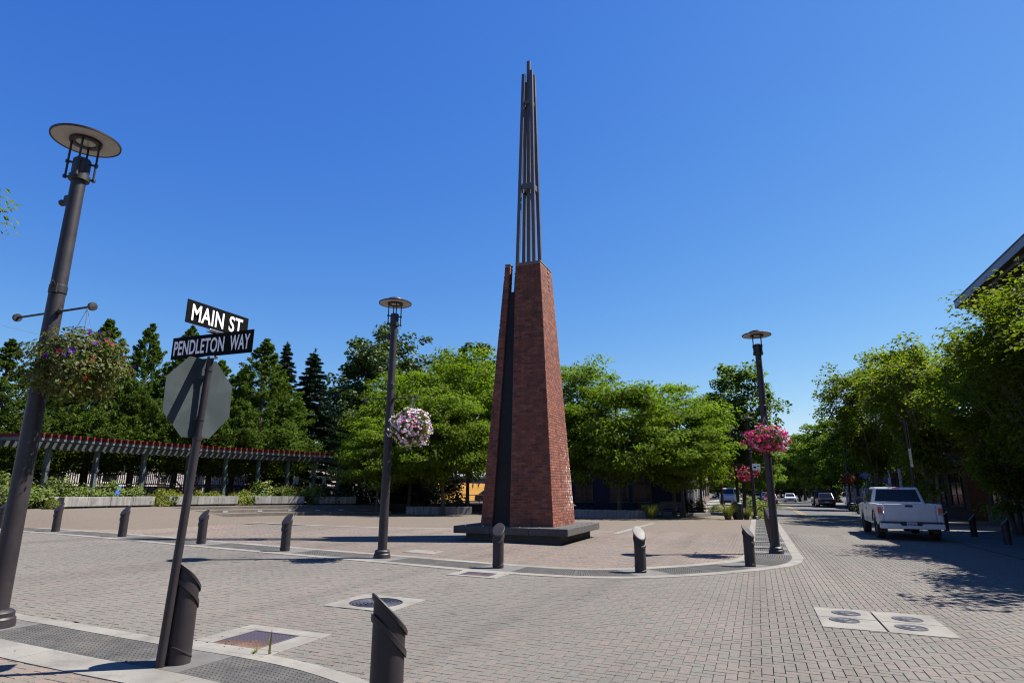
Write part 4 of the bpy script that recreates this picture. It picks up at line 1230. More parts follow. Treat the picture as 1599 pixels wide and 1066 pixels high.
def broad_tree(seed, H, r, base, ncl, per, L, leaf, flat=0.6, lob=0.2, asp=0.55, up=0.9, shape='round', r0=0.14, stems=1, bark='bark', droop=0.0, crl=0.24, hollow=0.5):
    rng = np.random.default_rng(seed)
    cz = base + (H - base) * (0.52 if shape != 'vase' else 0.6); rz = H - cz; rb_ = cz - base
    ph = rng.uniform(0, 6.28, 6)
    d = rng.normal(size=(ncl, 3)); d /= np.linalg.norm(d, axis=1)[:, None]
    th = np.arctan2(d[:, 1], d[:, 0])
    m = 1 + lob * (np.sin(3 * th + ph[0]) * 0.5 + np.sin(5 * th + ph[1] + 2 * d[:, 2]) * 0.4 + np.sin(4 * d[:, 2] + ph[2]) * 0.4) + rng.normal(0, lob * 0.35, ncl)
    f = hollow + (1 - hollow) * rng.random(ncl) ** 0.6
    rxy = r * np.ones(ncl)
    if shape == 'vase': rxy = r * np.clip(0.55 + 0.6 * (d[:, 2] + 0.5), 0.4, 1.05)
    if shape == 'oval': rxy = r * np.clip(1.05 - 0.35 * np.clip(d[:, 2], 0, 1), 0.5, 1.05)
    C = np.stack([d[:, 0] * rxy * m * f, d[:, 1] * rxy * m * f, cz + d[:, 2] * np.where(d[:, 2] > 0, rz, rb_) * m * f], 1)
    C[:, 2] = np.minimum(C[:, 2], H - 0.1)
    C[:, 2] -= droop * (np.hypot(C[:, 0], C[:, 1]) / r) ** 2
    cr = r * crl * rng.uniform(0.65, 1.35, ncl)
    n = ncl * per
    ci = np.repeat(np.arange(ncl), per)
    q = rng.normal(size=(n, 3)); q /= np.linalg.norm(q, axis=1)[:, None]
    rr = rng.random(n) ** 0.45
    P = C[ci] + q * (cr[ci] * rr)[:, None] * np.array([1.15, 1.15, flat])
    out = P - np.array([0, 0, cz - 0.3 * rb_]); out /= np.linalg.norm(out, axis=1)[:, None] + 1e-9
    Nn = out * 0.55 + q * 0.35 + np.array([0, 0, up])
    D = out * 0.8 + rng.normal(0, 0.7, (n, 3)) + np.array([0, 0, -0.35])
    crown = leaf_cards(rng, P, Nn, L, asp, M[leaf], 'crown', D)
    limbs = [(base * rng.uniform(0.65, 1.25) + 0.1 * (H - base), C[i]) for i in rng.choice(ncl, min(ncl, 16), replace=False)]
    tr = trunk_mesh('trunk', M[bark], base + (H - base) * 0.72, r0, limbs, stems=stems, rng=rng)
    return tr, crown

def cedar_tree(seed, H, r, base, ntip=700, per=44, L=0.20, leaf='leaf_cedar'):
    rng = np.random.default_rng(seed)
    t = 1 - np.sqrt(rng.random(ntip)) * 0.985
    t = np.concatenate([t, rng.uniform(0.86, 1.03, ntip // 14)]); n0 = len(t)
    th = rng.uniform(0, 2 * math.pi, n0)
    env = np.where(t < 0.12, 0.8 + 0.2 * t / 0.12, np.clip(1 - (t - 0.12) / 0.88, 0, 1) ** 0.92)
    lob = 1 + 0.16 * np.sin(3 * th + 9 * t + seed) + 0.14 * np.sin(17 * t + 2 * th) + rng.normal(0, 0.09, n0)
    R = np.maximum(1.50 * r * env * lob, 0.02)
    f = 0.60 + 0.40 * rng.random(n0) ** 0.5
    C = np.stack([np.cos(th) * R * f, np.sin(th) * R * f, base + (H - base) * t], 1)
    ci = np.repeat(np.arange(n0), per); n = len(ci)
    outd = np.stack([np.cos(th), np.sin(th), np.zeros(n0)], 1)[ci]
    ax = outd * 0.75 + np.array([0, 0, 0.75]) + rng.normal(0, 0.18, (n, 3))
    ax /= np.linalg.norm(ax, axis=1)[:, None]
    size = (0.09 + 0.42 * (1 - t) ** 0.8)[ci] * (r / 1.8)
    u = rng.random(n)
    P = C[ci] + ax * (u * size * 1.7 - size * 0.7)[:, None] + rng.normal(0, 1, (n, 3)) * (size * 0.42 * (1.15 - u))[:, None] * np.array([1, 1, 0.8])
    Nn = outd * 0.7 + np.array([0, 0, 0.45]) + rng.normal(0, 0.5, (n, 3))
    crown = leaf_cards(rng, P, Nn, L, 0.36, M[leaf], 'crown', ax + rng.normal(0, 0.45, (n, 3)))
    tr = trunk_mesh('trunk', M['bark'], H * 0.9, 0.16, [], rng=rng)
    return tr, crown

def spruce_tree(seed, H, r, base, leaf='leaf_spruce'):
    rng = np.random.default_rng(seed)
    Ps = []; Ds = []; Ns = []; mb = MB()
    pts = [(0.04 * math.sin(i), 0.04 * math.cos(i * 1.3), -0.1 + H * i / 8) for i in range(9)]
    mb.tube(pts, [0.16 * (1.02 - i / 8.2) for i in range(9)], 8)
    z = base
    while z < H - 0.25:
        t = (z - base) / (H - base)
        Rl = r * (1 - t) ** 0.85 * rng.uniform(0.72, 1.15) + 0.06
        nb = 9 if t < 0.6 else 7
        o = rng.uniform(0, 6.28)
        for k in range(nb):
            a = o + 6.283 * k / nb + rng.normal(0, 0.15); R = Rl * rng.uniform(0.75, 1.15)
            m = max(3, int(R / 0.06))
            u = np.linspace(0.1, 1, m)
            zz = z + rng.normal(0, 0.13) + R * (0.10 * u - 0.42 * u ** 2 + 0.22 * u ** 3) * (1 - 0.4 * t)
            c, s = math.cos(a), math.sin(a)
            mb.tube([(0, 0, z), (c * R * 0.6, s * R * 0.6, float(np.interp(0.6, u, zz)))], [0.03 * (1 - t) + 0.008, 0.008], 4, caps=False)
            for side in (-1, 0, 1):
                for rep in range(3):
                    sp = 0.30 * R * (1.05 - u) + 0.06
                    lat = side * sp * rng.uniform(0.2, 1.0, m)
                    P = np.stack([c * R * u - s * lat, s * R * u + c * lat, zz - 0.06 * np.abs(side) * rng.random(m) - rng.random(m) * 0.10], 1)
                    D = np.stack([c * 0.8 - s * side * 0.7 + 0 * u, s * 0.8 + c * side * 0.7 + 0 * u, -0.25 + 0 * u], 1)
                    Ps.append(P); Ds.append(D + rng.normal(0, 0.25, P.shape)); Ns.append(np.tile([0, 0, 1.0], (m, 1)))
        z += 0.38 * (1 - 0.35 * t)
    # leader
    u = np.linspace(0, 1, 24)
    Ps.append(np.stack([rng.normal(0, 0.05, 24), rng.normal(0, 0.05, 24), H - 0.9 + 0.95 * u], 1)); Ds.append(rng.normal(0, 0.5, (24, 3)) + [0, 0, 1]); Ns.append(rng.normal(size=(24, 3)))
    P = np.concatenate(Ps); D = np.concatenate(Ds); Nn = np.concatenate(Ns)
    crown = leaf_cards(rng, P, Nn, 0.30, 0.30, M[leaf], 'crown', D)
    return mb.mesh('trunk', M['bark'], True), crown

def plant(kind, cat, label, x, y, meshes, rz=0.0, sc=(1, 1, 1), group=None, dz=0.0):
    t = thing(kind, label, cat, (x, y, gz(x, y) + dz), rz, group)
    t.scale = sc
    link('trunk', meshes[0], t); link('crown', meshes[1], t)
    return t

TZ = TER
ced = [cedar_tree(21, 10.6, 1.75, 2.0), cedar_tree(22, 10.6, 1.75, 1.6), cedar_tree(23, 10.6, 1.95, 2.2)]
G1 = 'conical cedars behind the pergola'
for lab, x, y, H, r, k in (
    ('conical cedar at the left frame edge behind the near lamp post', -34.9, 16.0, 8.3, 2.1, 0),
    ('cedar with its tip left of the purple basket', -33.2, 17.7, 8.2, 1.7, 1),
    ('low cedar filling the gap behind the purple flower basket', -33.0, 20.2, 8.0, 1.9, 2),
    ('tall cedar with its tip just right of the purple basket', -33.2, 22.3, 10.4, 2.1, 0),
    ('tall slim cedar left of the street name blades', -32.7, 24.5, 10.7, 1.75, 1),
    ('cedar rising behind the PENDLETON WAY blade', -31.9, 26.6, 11.0, 1.9, 2),
    ('short cedar to the right of the octagonal sign', -31.3, 28.6, 9.2, 2.0, 0),
    ('broad cedar with a tall tip right of the street name blades', -30.1, 31.0, 11.1, 2.45, 1),
    ('dark cedar between the octagonal sign and the broad cedar', -32.3, 31.3, 9.2, 2.3, 2)):
    q = ced[k]; s = r / (1.95 if k == 2 else 1.75); h = (H - TZ) / 10.6
    plant('cedar_tree', 'tree', lab, x, y, q, rz=x * 3.1, sc=(s, s, h), group=G1, dz=TZ)
spr = [spruce_tree(31, 12.8, 3.0, 1.6), spruce_tree(32, 11.8, 3.9, 1.0)]
plant('spruce_tree', 'tree', 'slim dark spruce just behind the broad cedar', -34.7, 37.9, spr[0])
plant('spruce_tree', 'tree', 'dark spruce with open layered branches left of the middle lamp', -31.2, 37.1, spr[1])
mapl = [broad_tree(41, 16.6, 5.3, 3.0, 330, 75, 0.36, 'leaf_maple', flat=0.8, lob=0.24, asp=0.8, crl=0.16, r0=0.35, hollow=0.4), broad_tree(42, 15.2, 4.2, 3.0, 250, 75, 0.36, 'leaf_maple', flat=0.8, lob=0.24, asp=0.8, crl=0.18, r0=0.3, hollow=0.4)]
plant('maple_tree', 'tree', 'huge dark maple rising behind the middle lamp', -32.3, 49.5, mapl[0])
plant('maple_tree', 'tree', 'dark maple top showing just left of the tower', -28.8, 60.5, mapl[1], sc=(1.1, 1.1, 1.13))
plant('maple_tree', 'tree', 'lower dark maple between the spruce and the huge maple', -34.6, 46.6, mapl[1], rz=2.0, sc=(0.85, 0.85, 0.72))
plant('maple_tree', 'tree', 'dark maple low beside the huge maple to its left', -30.6, 43.4, mapl[1], rz=4.0, sc=(0.7, 0.7, 0.62))
def locust(seed, H, r, base, ncl, per): return broad_tree(seed, H, r, base, ncl, per, 0.26, 'leaf_locust', flat=0.38, lob=0.15, asp=0.42, up=0.7, r0=0.13, droop=0.7, crl=0.26, bark='bark')
loc = [locust(51, 9.2, 3.7, 2.1, 170, 125), locust(52, 10.5, 3.6, 2.2, 175, 125), locust(53, 8.6, 3.5, 2.0, 155, 125)]
G2 = 'light green locust trees round the plaza'
for lab, x, y, k, rz, sc in (
    ('small light green tree at the end of the pergola', -20.7, 31.0, 2, 0.3, (0.66, 0.66, 0.68)),
    ('light green tree whose crown fills the space right of the middle lamp', -20.8, 34.8, 0, 1.2, (1, 1, 1.02)),
    ('tallest light green tree touching the left side of the tower', -18.2, 38.0, 1, 2.2, (1, 1, 1.05)),
    ('lower light green tree in front of the tallest one, left of the tower', -17.4, 33.0, 2, 3.9, (0.85, 0.85, 0.86)),
    ('light green tree directly right of the tower', -10.6, 40.0, 1, 4.4, (0.85, 0.85, 0.98)),
    ('wide light green tree second right of the tower', -7.9, 37.8, 2, 5.2, (1.0, 1.0, 1.0)),
    ('light green tree third right of the tower, over the picnic tables', -5.3, 43.1, 0, 0.9, (1.0, 1.0, 0.99)),
    ('light green tree on the right end of the plaza group', -4.4, 40.6, 2, 2.8, (0.85, 0.85, 0.86)),
    ('light green tree hidden mostly behind the tower', -14.2, 40.5, 0, 3.3, (1, 1, 1.0))):
    plant('locust_tree', 'tree', lab, x, y, loc[k], rz=rz, sc=sc, group=G2)
stt = [broad_tree(61, 11.0, 3.1, 2.6, 150, 90, 0.30, 'leaf_street', flat=0.7, lob=0.2, asp=0.6, shape='oval', crl=0.22, r0=0.16), broad_tree(62, 9.8, 3.0, 2.5, 130, 90, 0.30, 'leaf_street', flat=0.7, lob=0.22, asp=0.6, shape='oval', crl=0.22, r0=0.15)]
G3 = 'street trees along the far left pavement'
for lab, x, y, k, rz, sc in (
    ('tall oval street tree left of the corner lamp', -1.0, 50.3, 0, 0.2, (0.98, 0.98, 1.02)),
    ('street tree behind the tall oval one, against the shop fronts', -3.2, 62.5, 1, 1.4, (0.95, 0.95, 0.98)),
    ('bright small street tree seen under the corner basket', 0.3, 80.0, 1, 2.5, (0.95, 0.95, 0.80)),
    ('far street tree over the oncoming cars', -0.6, 98.0, 0, 3.5, (1.1, 1.1, 0.8)),
    ('street tree in front of the brick shop, right of the picnic tables', -4.4, 54.0, 1, 4.6, (0.7, 0.7, 0.72))):
    plant('street_tree', 'tree', lab, x, y, stt[k], rz=rz, sc=sc, group=G3)
zel = [broad_tree(71, 11.2, 3.6, 1.7, 260, 95, 0.20, 'leaf_zelkova', flat=0.75, lob=0.2, asp=0.55, shape='vase', stems=4, r0=0.15, crl=0.19, bark='bark'),
       broad_tree(72, 10.6, 3.3, 1.9, 220, 90, 0.23, 'leaf_zelkova', flat=0.75, lob=0.25, asp=0.55, shape='vase', stems=3, r0=0.15, crl=0.2, bark='bark_pale')]
G4 = 'vase-shaped trees along the right pavement'
for lab, x, y, k, rz, sc in (
    ('near leafy tree filling the right edge under the roof eave', 9.3, 23.5, 0, 0.0, (0.92, 0.92, 0.765)),
    ('multi-stemmed tree in front of the glazed shop door', 10.2, 33.0, 0, 1.7, (0.9, 0.9, 0.68)),
    ('yellow-green tree right behind the white truck', 9.2, 41.5, 1, 1.0, (1.05, 1.05, 1.0)),
    ('tree left of the yellow-green one, leaning into the sky gap', 8.2, 52.0, 1, 2.2, (0.98, 0.98, 1.06)),
    ('tree between the two crowns above the truck cab', 9.8, 47.0, 0, 3.1, (0.8, 0.8, 0.97)),
    ('tree behind the near leafy one, against the brick wall', 10.6, 28.0, 1, 3.6, (0.8, 0.8, 0.78)),
    ('small tree close to the wall beside the shop door', 10.9, 29.8, 0, 2.6, (0.8, 0.8, 0.74)),
    ('tree outside the right frame whose shade falls on the road', 8.9, 16.6, 1, 5.0, (0.9, 0.9, 0.72))):
    plant('zelkova_tree', 'tree', lab, x, y, zel[k], rz=rz, sc=sc, group=G4)
G5 = 'distant trees on the right side of the street'
for lab, x, y, k, rz, sc in (
    ('bright green tree at the end of the sky gap', 8.6, 88.0, 1, 0.5, (1.35, 1.35, 1.06)),
    ('green tree before the parked dark cars', 9.1, 69.0, 1, 1.9, (0.98, 0.98, 1.02)),
    ('green tree over the far end of the road', 8.4, 108.0, 0, 2.7, (1.35, 1.35, 0.96)),
    ('farthest green tree closing the street', 7.4, 132.0, 1, 3.9, (1.5, 1.5, 1.1)),
    ('far tree closing the left side of the street', 0.6, 128.0, 0, 4.8, (1.4, 1.4, 0.85)),
    ('far broad tree behind the oncoming cars', 3.6, 190.0, 1, 4.8, (2.2, 2.2, 1.1)),
    ('far tree closing the street behind the plum car', 0.0, 175.0, 0, 0.8, (2.0, 2.0, 0.85)),
    ('far tree behind the parked dark cars', 9.5, 150.0, 0, 1.8, (2.0, 2.0, 1.0)),
    ('far tree left of the street end', -7.0, 140.0, 1, 2.8, (1.9, 1.9, 0.9))):
    plant('street_tree', 'tree', lab, x, y, stt[k], rz=rz, sc=sc, group=G5)
plant('spruce_tree', 'tree', 'dark conifer tip far down the street', 9.6, 172.0, spr[1], sc=(1.3, 1.3, 1.38))
plant('spruce_tree', 'tree', 'second dark conifer tip far down the street', 14.0, 180.0, spr[0], sc=(1.3, 1.3, 1.22))
# tree whose twigs reach in at the left edge
tw = broad_tree(81, 8.1, 1.9, 4.4, 90, 70, 0.11, 'leaf_zelkova', flat=0.7, lob=0.3, asp=0.5, r0=0.1, crl=0.22)
plant('street_tree', 'tree', 'tree beyond the left frame edge with a few leaf tips showing', -13.78, 4.2, tw)

# ------------------------------------------------------------------ shrubs and grasses
def shrub(seed, r, h, n, L, leaf, asp=0.45):
    rng = np.random.default_rng(seed)
    ncl = 26
    d = rng.normal(size=(ncl, 3)); d[:, 2] = np.abs(d[:, 2]); d /= np.linalg.norm(d, axis=1)[:, None]
    C = d * np.array([r, r, h * 0.85]) * rng.uniform(0.45, 0.95, ncl)[:, None]
    ci = rng.integers(0, ncl, n)
    P = C[ci] + rng.normal(size=(n, 3)) * np.array([r, r, h * 0.6]) * 0.15
    P[:, 2] = np.maximum(P[:, 2], 0.03)
    out = P / (np.linalg.norm(P, axis=1)[:, None] + 1e-9)
    crown = leaf_cards(rng, P, out * 0.6 + np.array([0, 0, 0.6]), L, asp, M[leaf], 'foliage', out + rng.normal(0, 0.6, (n, 3)))
    mb = MB()
    for c in C[:9]: mb.tube([(0, 0, -0.05), tuple(c * 0.5), tuple(c * 0.95)], [0.02, 0.012, 0.005], 5)
    return mb.mesh('stems', M['bark'], True), crown
SH = {'light': [shrub(1, 0.85, 1.0, 1500, 0.13, 'leaf_shrub'), shrub(2, 0.8, 0.9, 1400, 0.13, 'leaf_shrub')], 'yellow': [shrub(3, 0.8, 0.6, 1400, 0.09, 'leaf_yellow'), shrub(4, 0.7, 0.55, 1200, 0.09, 'leaf_yellow')],
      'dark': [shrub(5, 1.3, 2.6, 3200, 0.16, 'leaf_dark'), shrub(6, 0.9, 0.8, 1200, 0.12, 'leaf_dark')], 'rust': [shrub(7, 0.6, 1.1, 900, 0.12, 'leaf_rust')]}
def put_shrub(kind, k, label, x, y, z, sc=(1, 1, 1), rz=0.0, group=None):
    t = thing('shrub', label, 'shrub', (x, y, z), rz, group); t.scale = (sc[0] * 1.12, sc[1] * 1.12, sc[2] * 1.2)
    q = SH[kind][k]; link('stems', q[0], t); link('foliage', q[1], t)
def pol(r, deg, h): x, y = polar(r, deg); return x, y, gz(x, y) + h
SHG = 'shrubs behind the concrete planters'
for kind, k, lab, r, deg, sc in (
    ('light', 0, 'pale green shrub at the far left beside the near lamp post', 24.6, 186.0, (1.3, 1.3, 1.5)),
    ('light', 1, 'pale green shrub left of the first planter', 24.4, 183.6, (1.2, 1.2, 1.35)),
    ('light', 0, 'pale green shrub behind the left end of the first planter', 24.5, 181.2, (1.1, 1.1, 1.3)),
    ('light', 1, 'pale shrub behind the middle of the first planter', 24.3, 178.6, (1.1, 1.1, 1.15)),
    ('light', 0, 'pale shrub left of the blue barrel', 24.4, 176.4, (1.0, 1.0, 1.2)),
    ('light', 1, 'pale shrub right of the blue barrel', 24.4, 174.0, (1.0, 1.0, 1.2)),
    ('yellow', 0, 'yellow-green shrub spilling out between the first and second planter', 23.6, 171.3, (1.0, 1.0, 1.5)),
    ('yellow', 1, 'low yellow shrub behind the left of the second planter', 24.3, 169.4, (1.1, 1.1, 1.5)),
    ('yellow', 0, 'low yellow shrub behind the sign post', 24.3, 166.6, (1.1, 1.1, 1.35)),
    ('yellow', 1, 'low yellow shrub behind the right of the second planter', 24.3, 163.9, (1.1, 1.1, 1.4)),
    ('yellow', 0, 'yellow-green shrub between the second and third planter', 23.7, 160.8, (1.0, 1.0, 1.4)),
    ('light', 0, 'large pale shrub behind the third planter', 24.4, 158.0, (1.2, 1.2, 1.35)),
    ('light', 1, 'pale shrub over the middle of the third planter', 24.4, 155.6, (1.1, 1.1, 1.3)),
    ('light', 0, 'pale shrub over the right end of the third planter', 24.3, 153.2, (0.9, 0.9, 1.1)),
    ('light', 1, 'pale shrub right of the third planter at the shade edge', 24.0, 150.4, (1.2, 1.2, 1.4)),
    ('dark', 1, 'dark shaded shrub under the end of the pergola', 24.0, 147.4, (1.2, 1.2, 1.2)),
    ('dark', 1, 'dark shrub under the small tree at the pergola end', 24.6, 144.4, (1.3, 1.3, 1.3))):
    x, y, z = pol(r, deg, TER + 0.02)
    put_shrub(kind, k, lab, x, y, z, sc, deg, SHG)
x, y, z = pol(23.6, 185.2, TER)
put_shrub('yellow', 1, 'small straw-coloured clump at the left foot of the first planter', *pol(23.0, 184.2, TER * 0.96), (0.5, 0.5, 0.9), 1.0)
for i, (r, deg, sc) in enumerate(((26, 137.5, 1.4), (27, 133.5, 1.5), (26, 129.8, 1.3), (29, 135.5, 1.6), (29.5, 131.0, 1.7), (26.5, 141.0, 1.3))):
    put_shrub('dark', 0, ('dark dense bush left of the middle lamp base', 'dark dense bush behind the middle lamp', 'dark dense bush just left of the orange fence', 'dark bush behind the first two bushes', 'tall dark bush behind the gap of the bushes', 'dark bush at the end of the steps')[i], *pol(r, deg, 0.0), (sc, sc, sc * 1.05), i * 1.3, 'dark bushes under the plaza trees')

def grass_clump(label, x, y, r, h, n, seed, parent=None, cat='ornamental grass'):
    rng = np.random.default_rng(seed); mb = MB()
    t = thing('grass_clump', label, cat, (x, y, gz(x, y)), 0)
    for _ in range(n):
        a = rng.uniform(0, 6.283); l = h * rng.uniform(0.6, 1.1); b = r * rng.uniform(0.3, 1.2)
        c, s = math.cos(a), math.sin(a); w_ = 0.008 + 0.004 * rng.random(); r0 = r * 0.25 * rng.random()
        pr = None; vs = []
        for k in range(5):
            f = k / 4; d = r0 + b * f ** 1.7; z = l * (f - 0.28 * f ** 3)
            ww = w_ * (1 - f * 0.9)
            vs += [(c * d - s * ww, s * d + c * ww, z), (c * d + s * ww, s * d - c * ww, z)]
        mb.add(vs, [(2 * k, 2 * k + 1, 2 * k + 3, 2 * k + 2) for k in range(4)])
    tag(mb.build('blades', M['grass_leaf'], t), kind='stuff')
    return t
grass_clump('tall ornamental grass at the end of the low concrete wall right of the tower', -5.8, 36.6, 0.8, 1.1, 420, 1)
grass_clump('tuft of ornamental grass left of the litter bin', -1.75, 39.0, 0.7, 1.2, 420, 2)
grass_clump('yellowish grass right of the litter bin', -0.75, 40.0, 0.6, 0.9, 360, 3)
grass_clump('low green clump at the foot of the far lamp', -0.3, 41.2, 0.6, 0.6, 300, 4)
put_shrub('yellow', 0, 'small yellow-green shrub near the row of bollards', 0.05, 42.2, gz(0, 42), (0.7, 0.7, 0.9))
put_shrub('light', 0, 'green planting bed shrub beyond the litter bin', -1.0, 52.5, gz(-1, 52), (1.5, 1.5, 1.3))
put_shrub('light', 1, 'green planting bed shrub under the dark red basket', 0.2, 55.5, gz(0, 55), (1.5, 1.5, 1.3))
put_shrub('rust', 0, 'rust-orange shrub by the shop entrance', -4.1, 50.0, gz(-4, 50), (0.9, 0.9, 1.2))
put_shrub('yellow', 1, 'low yellow shrub right of the rust-orange shrub', -3.2, 52.0, gz(-4, 52), (0.9, 0.9, 1.1))
put_shrub('dark', 1, 'dark potted shrub left of the rust-orange shrub', -5.2, 49.0, gz(-5, 49), (1.1, 1.1, 1.5))
put_shrub('dark', 1, 'dark hedge clump on the right pavement before the truck', 8.9, 58.0, gz(9, 58), (2.0, 2.0, 1.3))
put_shrub('dark', 1, 'second dark hedge clump on the right pavement', 9.3, 54.0, gz(9, 54), (1.8, 1.8, 1.3))
put_shrub('dark', 1, 'dark planting beside the parked dark car', 8.9, 66.0, gz(9, 66), (1.5, 1.5, 1.4))
# tall weed growing at the drain
grass_clump('thin dry weed growing beside the near drain grate', -4.46, 5.02, 0.03, 0.30, 5, 8, cat='weed')
grass_clump('small green weed in the near kerb joint', -4.62, 5.0, 0.06, 0.09, 12, 9, cat='weed')

# ------------------------------------------------------------------ pergola
PR = 25.0
pg = thing('pergola', 'long curved pergola of grey timber with red-topped rafters', 'pergola', (*AC, 0))
mb_rf = None
rm = MB(); rm.box((0, 0, 0), (2.3, 0.10, 0.13)); rm_me = rm.mesh('rafter', M['wood_grey'])
sm = MB(); sm.box((0, 0, 0), (2.36, 0.07, 0.16)); sm_me = sm.mesh('red_slat', M['wood_red'])
for i in range(57):
    deg = 185.3 - 42.4 * i / 56
    c, s = math.cos(math.radians(deg)), math.sin(math.radians(deg))
    x, y = AC[0] + PR * c, AC[1] + PR * s
    z = gz(x, y) + TER
    o = link('rafter', rm_me, pg); o.location = ((PR + 0.15) * c, (PR + 0.15) * s, z + 2.87); o.rotation_euler = (0, 0, math.radians(deg))
    q = link('red_slat', sm_me, o); q.location = (0.0, 0.0, 0.155)
def arc_beam(r, a0, a1, zz, wd, hh, name, mat, n=44):
    mb = MB(); vs = []; fs = []
    for i in range(n + 1):
        t = math.radians(a0 + (a1 - a0) * i / n)
        for rr, dz in ((r - wd / 2, hh / 2), (r + wd / 2, hh / 2), (r + wd / 2, -hh / 2), (r - wd / 2, -hh / 2)):
            x, y = rr * math.cos(t), rr * math.sin(t)
            vs.append((x, y, gz(x + AC[0], y + AC[1]) + TER + zz + dz))
    for i in range(n):
        for k in range(4):
            a, b = i * 4 + k, i * 4 + (k + 1) % 4
            fs.append((a, b, b + 4, a + 4))
    fs += [(3, 2, 1, 0), (n * 4, n * 4 + 1, n * 4 + 2, n * 4 + 3)]
    mb.add(vs, fs); return mb.build(name, mat, pg)
arc_beam(24.75, 185.6, 142.7, 2.66, 0.10, 0.25, 'beam', M['wood_dark'])
arc_beam(25.75, 185.6, 142.7, 2.66, 0.10, 0.25, 'beam', M['wood_dark'])
for i, deg in enumerate((182.2, 177.2, 171.9, 166.6, 161.8, 157.4, 153.3, 149.5, 145.9)):
    r = 24.95
    c, s = math.cos(math.radians(deg)), math.sin(math.radians(deg))
    px, py = r * c, r * s
    z = gz(px + AC[0], py + AC[1]) + TER
    mb = MB(); mb.box((px, py, z + 0.12), (0.30, 0.30, 0.30), math.radians(deg))
    mb.build('post_base', M['bollard_paint'], pg, bevel=0.01)
    mb = MB(); mb.box((px, py, z + 0.90), (0.24, 0.15, 1.30), math.radians(deg)); mb.build('post', M['wood_post'], pg, bevel=0.006)
    mb = MB(); mb.box((px, py, z + 1.62), (0.30, 0.22, 0.14), math.radians(deg)); mb.build('post_collar', M['wood_dark'], pg, bevel=0.006)
    mb = MB(); mb.box((px + 0.03 * c, py + 0.03 * s, z + 2.17), (0.24, 0.15, 0.98), math.radians(deg)); mb.build('post', M['wood_post'], pg, bevel=0.006)

# ------------------------------------------------------------------ concrete planters and low walls
def planter(label, a0, a1, r, group='low concrete planters', seg=3, h=0.40, lit=True):
    t = thing('concrete_planter', label, 'planter', (*AC, 0), 0, group)
    for i in range(seg):
        b0 = a0 + (a1 - a0) * i / seg; b1 = a0 + (a1 - a0) * (i + 1) / seg
        p0 = polar(r, b0); p1 = polar(r, b1)
        ang = math.atan2(p1[1] - p0[1], p1[0] - p0[0]); l = math.hypot(p1[0] - p0[0], p1[1] - p0[1])
        cx_, cy_ = (p0[0] + p1[0]) / 2, (p0[1] + p1[1]) / 2
        z = gz(cx_, cy_) + TER
        mb = MB(); mb.box((cx_ - AC[0], cy_ - AC[1], z + 0.08 + h / 2), (l - 0.012, 0.36, h), ang); mb.build('wall_block', M['concrete_wall'], t, bevel=0.012)
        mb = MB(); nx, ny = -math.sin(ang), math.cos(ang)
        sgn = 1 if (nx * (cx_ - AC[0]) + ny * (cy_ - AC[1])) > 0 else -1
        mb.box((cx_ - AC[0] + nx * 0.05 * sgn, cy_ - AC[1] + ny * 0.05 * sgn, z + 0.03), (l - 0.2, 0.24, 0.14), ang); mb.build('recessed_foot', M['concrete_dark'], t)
    for b in (a0, a1):
        p0 = polar(r + 0.19, b); p1 = polar(r + 0.85, b)
        ang = math.radians(b); z = gz(*p0) + TER
        mb = MB(); mb.box(((p0[0] + p1[0]) / 2 - AC[0], (p0[1] + p1[1]) / 2 - AC[1], z + 0.08 + h / 2 - 0.003), (0.64, 0.30, h), ang); mb.build('end_block', M['concrete_wall'], t, bevel=0.012)
planter('first low concrete planter wall at the left, below the pale shrubs', 183.0, 172.7, 23.2, seg=4)
planter('second low concrete planter wall behind the sign post', 170.0, 161.9, 23.2, seg=3)
planter('third low concrete planter wall above the steps, half in shade', 159.6, 152.4, 23.2, seg=3)
planter('shaded low concrete planter wall at the end of the pergola', 150.0, 144.5, 23.2, seg=2)
def low_wall(label, p0, p1, nseg, h=0.45):
    t = thing('concrete_wall', label, 'low wall', (*p0, 0))
    dx, dy = p1[0] - p0[0], p1[1] - p0[1]; L = math.hypot(dx, dy); ang = math.atan2(dy, dx)
    for i in range(nseg):
        f = (i + 0.5) / nseg; x, y = dx * f, dy * f
        mb = MB(); mb.box((x, y, gz(x + p0[0], y + p0[1]) + h / 2 - 0.02), (L / nseg - 0.015, 0.34, h), ang); mb.build('wall_block', M['concrete_wall'], t, bevel=0.012)
low_wall('shaded low concrete wall between the middle lamp and the tower', polar(19.8, 139), polar(19.8, 127.5), 4)
low_wall('shaded low concrete wall right of the tower, in front of the picnic tables', (-11.4, 34.6), (-6.2, 37.0), 5)
# dense far-off green closing the end of the street and the back of the car park
hg = broad_tree(91, 5.0, 3.4, 0.2, 110, 70, 0.34, 'leaf_maple', flat=0.8, lob=0.25, asp=0.7, crl=0.26, r0=0.12, hollow=0.4)
G7 = 'big dark bushes closing the far background'
for lab, x, y, sc in (
    ('big bush at the very end of the road, left part', -2.0, 205.0, 1.6), ('big bush at the very end of the road, middle part', 5.0, 208.0, 1.7), ('big bush at the very end of the road, right part', 12.0, 204.0, 1.7),
    ('big bush at the far left end of the street pavement', -9.0, 160.0, 1.6), ('big bush behind the black parked car far right', 13.0, 128.0, 1.5)):
    plant('background_bush', 'bush', lab, x, y, hg, rz=x, sc=(sc, sc, sc * 0.9), group=G7)
